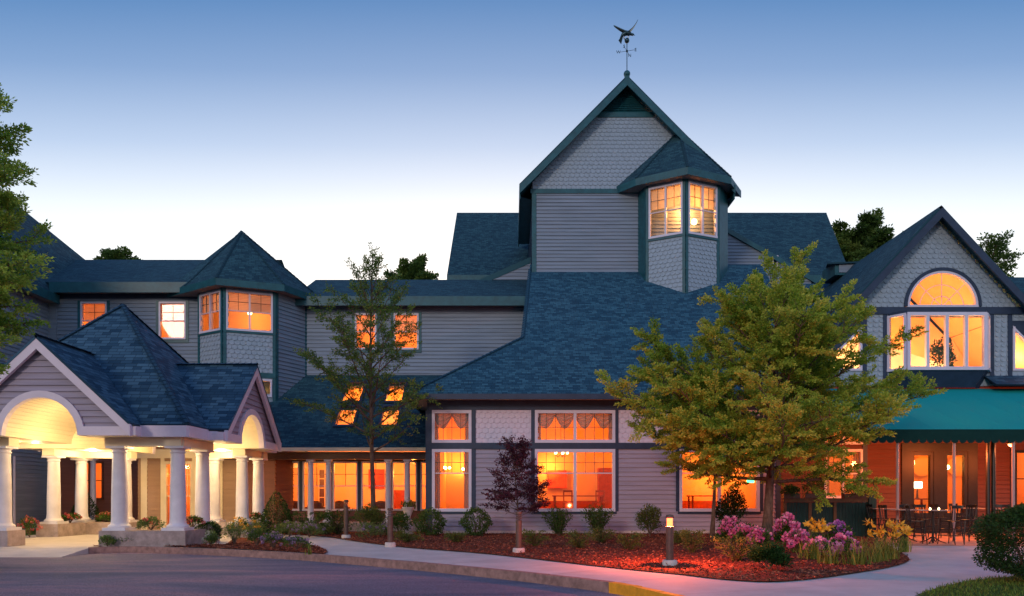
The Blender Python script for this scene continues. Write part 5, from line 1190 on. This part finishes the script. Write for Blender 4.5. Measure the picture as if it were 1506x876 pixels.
# ================================================================== weathervane
wv = thing('weathervane', 'eagle weathervane with raised wings and compass letters on the tower peak', 'weathervane', (5.87, 37.5, 23.3)); x0, y0 = 5.87, 37.5
q = MB(); q.tube([(x0, y0, 23.25), (x0, y0, 25.0)], .022, 8); q.build('rod', M['copper'], wv)
q = MB(); q.ball((x0, y0, 24.85), .125, 14, 10); q.ball((x0, y0, 24.32), .06, 10, 8); q.build('ball', M['copper'], wv, 'all')
q = MB(); zc = 24.32; q.tube([(x0-.36, y0+.1, zc), (x0+.36, y0-.1, zc)], .01, 5); q.tube([(x0-.18, y0-.33, zc), (x0+.18, y0+.33, zc)], .01, 5); q.build('compass_arms', M['copper'], wv)
for ch_, dx, dy, sz in (('W', -.42, .1, .22), ('E', .42, -.1, .22), ('N', .2, .38, .22), ('S', -.2, -.38, .22)):
    fc = bpy.data.curves.new('compass_letter', 'FONT'); fc.body = ch_; fc.size = sz; fc.extrude = .012; fc.align_x = 'CENTER'; fc.align_y = 'CENTER'; tmp = bpy.data.objects.new('letter_curve', fc); COL.objects.link(tmp); bpy.context.view_layer.update(); me_ = bpy.data.meshes.new_from_object(tmp.evaluated_get(bpy.context.evaluated_depsgraph_get())); bpy.data.objects.remove(tmp); me_.materials.clear(); me_.materials.append(M['copper'])
    o = bpy.data.objects.new('compass_letter', me_); COL.objects.link(o); o.location = (x0+dx, y0+dy, zc); o.rotation_euler = (R(90), 0, R(0)); o.parent = wv; o.matrix_parent_inverse = root_inv(wv)
q = MB(); q.tube([(x0+.30, y0-.05, 25.1), (x0+.12, y0, 25.22), (x0-.05, y0, 25.24), (x0-.22, y0+.02, 25.15), (x0-.34, y0+.03, 24.98)], [.03, .10, .13, .09, .03], 10)
q.ball((x0+.28, y0-.05, 25.13), .065, 10, 8); q.tube([(x0+.32, y0-.06, 25.13), (x0+.40, y0-.07, 25.06)], [.03, .004], 6)
q.face([(x0-.25, y0-.08, 25.1), (x0-.45, y0-.1, 24.8), (x0-.28, y0+.1, 24.72), (x0-.2, y0+.08, 25.05)])
q.build('eagle', M['copper'], wv, 'all')
q = MB(); q.tube([(x0-.18, y0, 25.12), (x0-.12, y0-.02, 24.92), (x0-.03, y0, 24.93)], [.05, .035, .02], 6); q.tube([(x0+.08, y0, 25.12), (x0+.05, y0-.02, 24.95)], [.05, .02], 6); q.build('eagle_legs', M['silver'], wv, 'all')
for sg, tip, mid in ((-1, (-.68, .0, 25.62), (-.34, 0, 25.40)), (1, (.56, .0, 25.92), (.36, 0, 25.46))):
    q = MB(); a = Vector((x0+sg*.05, y0, 25.26)); b = Vector((x0+mid[0], y0, mid[2])); c = Vector((x0+tip[0], y0, tip[2]))
    for k in range(8):
        t0, t1 = k/8, (k+1)/8; f = lambda t: a*(1-t)**2+b*2*t*(1-t)+c*t*t; w_ = lambda t: .26*(1-t)**.6+.02
        p, r_ = f(t0), f(t1); dn = Vector((0, 1, 0)); up = Vector((0, 0, .02))
        q.hexa([p-dn*w_(t0)*.5-up, r_-dn*w_(t1)*.5-up, r_+dn*w_(t1)*.5-up, p+dn*w_(t0)*.5-up, p-dn*w_(t0)*.5+up, r_-dn*w_(t1)*.5+up, r_+dn*w_(t1)*.5+up, p+dn*w_(t0)*.5+up])
    q.build('wing', M['copper'], wv)

# ================================================================== bollards
def bollard(u, v, topv, lit, label):
    x, y = gp(u, v, .03); h = zat(topv, y)-.03; t = thing('bollard_light', label, 'bollard', (x, y, .03), 'bollard lights along the walkway')
    q = MB(); q.lathe([(.17, -.05), (.17, .09), (.15, .12)], (x, y, .03), 16); q.build('footing', M['stone_white'], t, True)
    q = MB(); q.lathe([(.085, .12), (.085, h-.26)], (x, y, .03), 18); q.build('post', M['bronze'], t, True)
    q = MB(); q.lathe([(.065, h-.26), (.065, h-.07)], (x, y, .03), 16, cap=False); q.build('lens', M['lens_red'] if lit else M['stone_white'], t, True) if lit else None
    q = MB()
    if not lit:
        for k in range(4): q.lathe([(.09, h-.26+.05*k), (.07, h-.225+.05*k)], (x, y, .03), 16)
    q.lathe([(.09, h-.07), (.095, h-.05), (.08, h), (.02, h+.01)], (x, y, .03), 18); q.build('cap', M['bronze'], t, True)
LIT_AT = gp(985, 831, .03); light('bollard_glow', 'POINT', (*LIT_AT, zat(757, LIT_AT[1])-.14), 480, (1, .14, .045), .012)
bollard(985, 831, 757, True, 'lit bollard with glowing red orange lens at the walkway edge')
bollard(763, 812, 752, False, 'unlit brown bollard in front of the purple leaved tree')
bollard(574, 803, 747, False, 'unlit brown bollard beside the lounge shrubs')
bollard(509, 791, 735, False, 'unlit brown bollard farthest from the camera, before the lounge windows')
# small pale vase on pedestal at the lounge corner
x = xat(600, 30.2); t = thing('garden_urn', 'pale stone urn with a small plant at the corner of the lounge', 'urn', (x, 30.2, 0)); q = MB(); q.lathe([(.22, 0), (.22, .3), (.12, .38), (.10, .7), (.2, .95), (.26, 1.1), (.24, 1.12)], (x, 30.2, .02), 18); q.build('urn', M['stone_white'], t, True)
leaves('foliage', np.array([x, 30.2, 1.15])+rng.normal(size=(160, 3))*np.array([.13, .13, .1]), rng.normal(size=(160, 3))+np.array([0, 0, .6]), .13, .03, rng.random(160), LEAF['shrub'], t)

# ================================================================== trees
bx, by = gp(1132, 800)
spray_tree('shade_tree', 'large yellow green tree with layered feathery sprays rising from the flower bed', (bx, by, .02), 8.25, 2.0, .17, lambda f: 2.5+1.9*math.sin(min(1, (f+.10)*1.05)**.85*math.pi)-.75*f, 58, 5, LEAF['main'], leaf=.08, sub=.50, per=108, elev=(8, 68), clump=.125, lean=(.15, .1), base_tint=.40, droop=.015, vert=.48, up=.28, extra=((2.7, 181, 15, 5.7), (2.5, 200, 10, 4.2), (3.0, 172, 24, 4.6)))
spray_tree('slim_tree', 'slim dark trunk standing before the window left of the large tree', (xat(1048, 27), 27, .02), 6.0, 3.0, .085, lambda f: 1.6*(1-.5*f), 14, 6, LEAF['main'], leaf=.11, sub=.4, per=34, elev=(15, 60), base_tint=.25)
spray_tree('slender_tree', 'slender open crowned dark green tree before the skylights', (xat(549, 29), 29, .02), 11.9, 3.2, .11, lambda f: 3.2*(1-f)**.6*(.75+.4*math.sin(f*3)), 40, 9, LEAF['mid'], leaf=.085, sub=.42, per=36, elev=(32, 74), vert=.4, up=.15, clump=.13, base_tint=.4)
spray_tree('tall_tree', 'tall bright green tree at the left edge before the left wing', (-12.45, 16.2, -.02), 11.3, 4.2, .17, lambda f: .92+.80*math.sin(f*3.0), 96, 14, LEAF['left'], leaf=.08, sub=.42, per=115, elev=(15, 50), clump=.19, vert=.4, up=.1, base_tint=.5)
bx2 = xat(762, 28.4)
spray_tree('purple_maple', 'small purple leaved maple beside the double dining window', (bx2, 28.4, .02), 3.45, .75, .04, lambda f: 1.25*(1-.55*f), 40, 21, LEAF['purple'], leaf=.085, sub=.42, per=42, elev=(20, 65), clump=.11, base_tint=.45)
for i, (u, Y, tv, ww, lb, sd_) in enumerate(((172, 62, 357, 5.0, 'round dark tree behind the ridge left of the turret', 31), (610, 60, 378, 4.6, 'dark tree top behind the ridge right of the slender tree', 32), (1262, 62, 326, 6.4, 'dense dark tree behind the roof vent', 33), (1327, 64, 328, 3.2, 'thin tree top showing just left of the right gable', 34), (1458, 58, 333, 3.6, 'sparse tree top right of the right gable peak', 35))):
    h = zat(tv, Y); spray_tree('distant_tree', lb, (xat(u, Y), Y, 0), h, h*.52, .3, (lambda W: (lambda f: W*(1-.45*f)))(ww*.72), 40, sd_, LEAF['far'], leaf=.25, sub=.55, per=50 if i < 3 else 16, elev=(15, 65), clump=.5, group='trees behind the inn', base_tint=.4)

# ================================================================== shrubs and flowers
def pl_(name, label, u, Y, tv, wpx, m, kind, n=1300, leaf=.06, seed=0, cat='shrub', group=None, z=.03, **k):
    return mound(name, label, cat, (xat(u, Y), Y, z), wpx*Y/FPX, max(.12, zat(tv, Y)-z), LEAF[m], kind, n, leaf, seed, group, **k)
G1 = 'shrubs along the inn wall'
pl_('cone_shrub', 'clipped cone shaped evergreen right of the portico', 407, 29.5, 720, 46, 'box', 'cone', 5200, .06, 1, group='clipped cone evergreens')
pl_('cone_shrub', 'clipped cone shaped evergreen under the portico between columns', 125, 33.4, 721, 42, 'box', 'cone', 4200, .06, 2, group='clipped cone evergreens')
pl_('juniper', 'dark spreading juniper right of the cone evergreen', 455, 29.8, 750, 62, 'shrub', 'juniper', 2400, .07, 3, group=G1, tint=.3)
pl_('juniper', 'dark spreading juniper behind the farthest bollard', 497, 30.0, 746, 60, 'shrub', 'juniper', 2400, .07, 4, group=G1, tint=.3)
pl_('shrub', 'loose green shrub at the foot of the slender tree', 545, 28.8, 740, 58, 'olive', 'rough', 2600, .07, 5, group=G1)
pl_('shrub', 'green shrub right behind the unlit bollard near the lounge', 588, 28.9, 752, 40, 'shrub', 'rough', 1800, .065, 6, group=G1)
pl_('round_shrub', 'round green shrub under the single dining window', 633, 28.9, 751, 44, 'shrub', 'ball', 3000, .07, 7, group=G1)
pl_('round_shrub', 'round green shrub under the pink lit siding left of the purple maple', 700, 28.9, 749, 44, 'shrub', 'ball', 3000, .07, 8, group=G1)
pl_('vase_shrub', 'narrow footed dark shrub under the left half of the double window', 822, 28.3, 742, 50, 'shrub', 'vase', 2600, .07, 9, group=G1, tint=.3)
pl_('vase_shrub', 'wide dark shrub under the right half of the double window', 879, 28.7, 740, 56, 'shrub', 'vase', 3000, .07, 10, group=G1, tint=.35)
pl_('shrub', 'olive shrub behind the lit bollard', 956, 28.4, 740, 48, 'olive', 'rough', 2600, .07, 11, group=G1, tint=.35)
pl_('yew', 'tall dark yew against the window left of the big trunk', 1076, 27.6, 714, 52, 'box', 'rough', 3800, .07, 12, group=G1, tint=.3)
G2 = 'low plants in the mulch bed'
for i, (nm, lb, u, v, tv, wp, m, kd) in enumerate((
    ('low_juniper', 'low olive juniper right of the unlit bollard by the maple', 788, 803, 780, 48, 'olive', 'juniper'),
    ('low_juniper', 'low olive juniper under the narrow footed dark shrub', 852, 806, 782, 50, 'olive', 'juniper'),
    ('low_juniper', 'low juniper tucked under the wide dark shrub', 885, 798, 776, 44, 'olive', 'juniper'),
    ('low_juniper', 'thin low juniper halfway to the lit bollard', 925, 808, 786, 44, 'olive', 'juniper'),
    ('low_juniper', 'low juniper between the two round green shrubs', 672, 797, 784, 36, 'olive', 'juniper'),
    ('low_juniper', 'low juniper at the foot of the bollard near the lounge', 600, 797, 781, 48, 'olive', 'juniper'),
    ('low_juniper', 'low juniper left of the walkway bend near the farthest bollard', 478, 786, 776, 36, 'olive', 'juniper'),
    ('low_juniper', 'wispy low plant just right of the lit bollard', 1018, 812, 780, 40, 'olive', 'juniper'),
    ('dark_yew', 'dark flat yew at the front edge of the bed below the big trunk', 1131, 838, 800, 62, 'box', 'rough'),
    ('orange_shrub', 'airy bronze leaved shrub left of the big tree trunk', 1082, 825, 789, 80, 'olive', 'juniper'),
    ('orange_shrub', 'small bronze leaved shrub left of the slim trunk', 1000, 800, 782, 34, 'olive', 'juniper'))):
    x, y = gp(u, v, .03); mound(nm, lb, 'shrub', (x, y, .03), wp*y/FPX, zat(tv, y), LEAF[m], kd, 1500 if m == 'olive' else 4200, .055, 60+i, G2)
# lavender edging
for i, (u, Y, tv, wp, lb) in enumerate(((425, 27.6, 766, 60, 'pale flowering ground cover below the cone evergreen'), (455, 28, 768, 50, 'lavender flowering clump left of the farthest bollard'), (543, 27, 768, 50, 'lavender flowering clump before the loose shrub'), (560, 28, 770, 40, 'lavender flowering clump left of the lounge bollard'))):
    pl_('flower_clump', lb, u, Y, tv, wp, 'pale', 'rough', 1100, .05, 80+i, 'flowers', 'lavender and pale flower clumps', flowers=(LEAF['lav'], 16, .05, 'puff'))
# island planting
for i, (u, v, tv, wp, m, kd, fl, lb) in enumerate((
    (307, 797, 769, 35, 'box', 'ball', None, 'small clipped dark ball shrub in front of the portico plinth'),
    (158, 803, 788, 26, 'pale', 'rough', None, 'thin pale green plant at the left corner of the portico plinth'),
    (188, 802, 786, 34, 'pale', 'rough', None, 'pale green plant before the left half of the portico plinth'),
    (222, 801, 784, 36, 'pale', 'rough', None, 'light green plant before the middle of the portico plinth'),
    (262, 801, 782, 36, 'pale', 'rough', None, 'green leafy plant below the second front column'),
    (310, 803, 781, 24, 'pale', 'rough', ('whitef', 9), 'white flowering plant before the clipped ball shrub'),
    (345, 801, 768, 40, 'pale', 'rough', ('whitef', 6), 'tall pale green plant right of the clipped ball shrub'),
    (378, 803, 778, 38, 'shrub', 'rough', ('lav', 8), 'green plant with few lavender flowers in the island bed'),
    (402, 806, 784, 44, 'shrub', 'rough', ('lav', 34), 'lavender flowering plant in the middle of the island bed'),
    (436, 809, 790, 46, 'shrub', 'rough', ('lav', 40), 'lavender flowering plant at the right tip of the island bed'),
    (375, 793, 765, 40, 'pale', 'rough', ('yellow', 14), 'yellow flowering plant beside the side columns of the portico'))):
    x, y = gp(u, v, .03); mound('island_plant' if kd != 'ball' else 'round_shrub', lb, 'plant' if kd != 'ball' else 'shrub', (x, y, .03), wp*y/FPX, zat(tv, y), LEAF[m], kd, 3600 if kd == 'ball' else 900, .05, 100+i, 'plants in the island bed', flowers=(LEAF[fl[0]], fl[1], .045, 'puff') if fl else None)
# flowers on the portico plinths
for i, (ax, ay, fl, lb) in enumerate(((2.85, -3.7, 'red', 'green plant with few red blooms between the two front columns'), (3.75, -2.75, 'red', 'red flowering plant behind the right front column'), (3.8, 2.9, 'red', 'red flowers on the right back plinth of the portico'), (3.9, 1.0, 'yellow', 'yellow orange flowers beside the right side columns'), (-2.7, 3.75, 'red', 'pink red flowers before the cone evergreen under the portico'), (-3.6, 2.75, 'red', 'pink flowers left of the back columns of the portico'), (-4.1, 1.0, 'red', 'flowering pot plant at the far left of the portico'))):
    on = abs(ax) > 1.42 and abs(ay) > 1.42
    mound('flowering_plant', lb, 'flowers', (CX+ax, CY_+ay, .5 if on else .02), .85, .42 if on else .8, LEAF['shrub' if i else 'pale'], 'rough', 800, .06, 120+i, 'flowers around the portico', flowers=(LEAF[fl], 10 if i == 0 else 26, .06, 'puff'))
# showy flowers right of the lit bollard
for i, (u, v, tv, wp, c, n, lb) in enumerate((
    (1072, 803, 763, 34, 'pink', 10, 'pink flowering bush below the tall dark yew'),
    (1098, 806, 772, 44, 'pink', 16, 'pink flowering bush between the slim trunk and the big trunk'),
    (1158, 806, 758, 36, 'pink', 18, 'tallest pink flowering bush right of the big trunk'),
    (1172, 812, 782, 40, 'pink', 12, 'low pink flowering bush right of the big trunk'),
    (1232, 806, 770, 52, 'violet', 12, 'violet flowering bush before the green fence'),
    (1238, 818, 792, 44, 'pink', 12, 'pink violet flowering bush amid the grass clumps'),
    (1118, 808, 779, 34, 'pink', 9, 'low pink flowering bush hard against the left of the big trunk'),
    (1203, 820, 797, 34, 'pink', 7, 'small low pink flowering bush between two grass clumps'))):
    x, y = gp(u, v, .03); mound('flowering_bush', lb, 'flowers', (x, y, .03), wp*y/FPX, zat(tv, y), LEAF['shrub'], 'rough', 1500, .08, 140+i, 'pink and violet flowering bushes', flowers=(LEAF[c], int(n*1.5), .125, 'ball'))
for i, (u, v, tv, wp, n, lb) in enumerate(((1208, 808, 775, 50, 15, 'yellow daylily clump before the middle of the fence'), (1303, 822, 780, 46, 14, 'yellow daylily clump at the walkway end of the bed'), (1328, 812, 785, 30, 7, 'yellow daylily clump beside the rose pole'))):
    x, y = gp(u, v, .03); mound('daylily', lb, 'flowers', (x, y, .03), wp*y/FPX*1.2, zat(tv, y)*.8, LEAF['blade'], 'blades', 80, .1, 160+i, 'yellow daylilies', flowers=(LEAF['yellow'], n, .10, 'lily'))
for i, (u, v, tv, wp, lb) in enumerate(((1195, 822, 788, 50, 'arching grass clump nearest the big trunk'), (1222, 829, 792, 54, 'arching grass clump in front of the pink violet bush'), (1262, 830, 782, 56, 'large arching grass clump at the front of the bed'), (1290, 826, 786, 50, 'arching grass clump left of the end daylilies'), (1175, 812, 790, 36, 'small arching grass clump below the tallest pink bush'))):
    x, y = gp(u, v, .03); mound('grass_clump', lb, 'ornamental grass', (x, y, .03), wp*y/FPX*1.15, zat(tv, y)*.8, LEAF['blade'], 'blades', 75, .1, 180+i, 'arching grass clumps')
x, y = gp(454, 816, .03); mound('grass_tuft', 'tiny tuft of grass blades at the walkway edge by the island tip', 'grass tuft', (x, y, .03), .3, .32, LEAF['blade'], 'blades', 14, .1, 190)
# big clipped bush at the right edge
mound('clipped_bush', 'big clipped dark green bush at the right edge by the lawn', 'bush', (xat(1516, 13.2), 13.2, 0), 1.5, 1.45, LEAF['box'], 'ball', 26000, .045, 200, d=1.5, tint=.5)
for o in list(bpy.data.objects):
    if o.type == 'MESH' and o.name.startswith('limbs'): o.name = 'limbs'
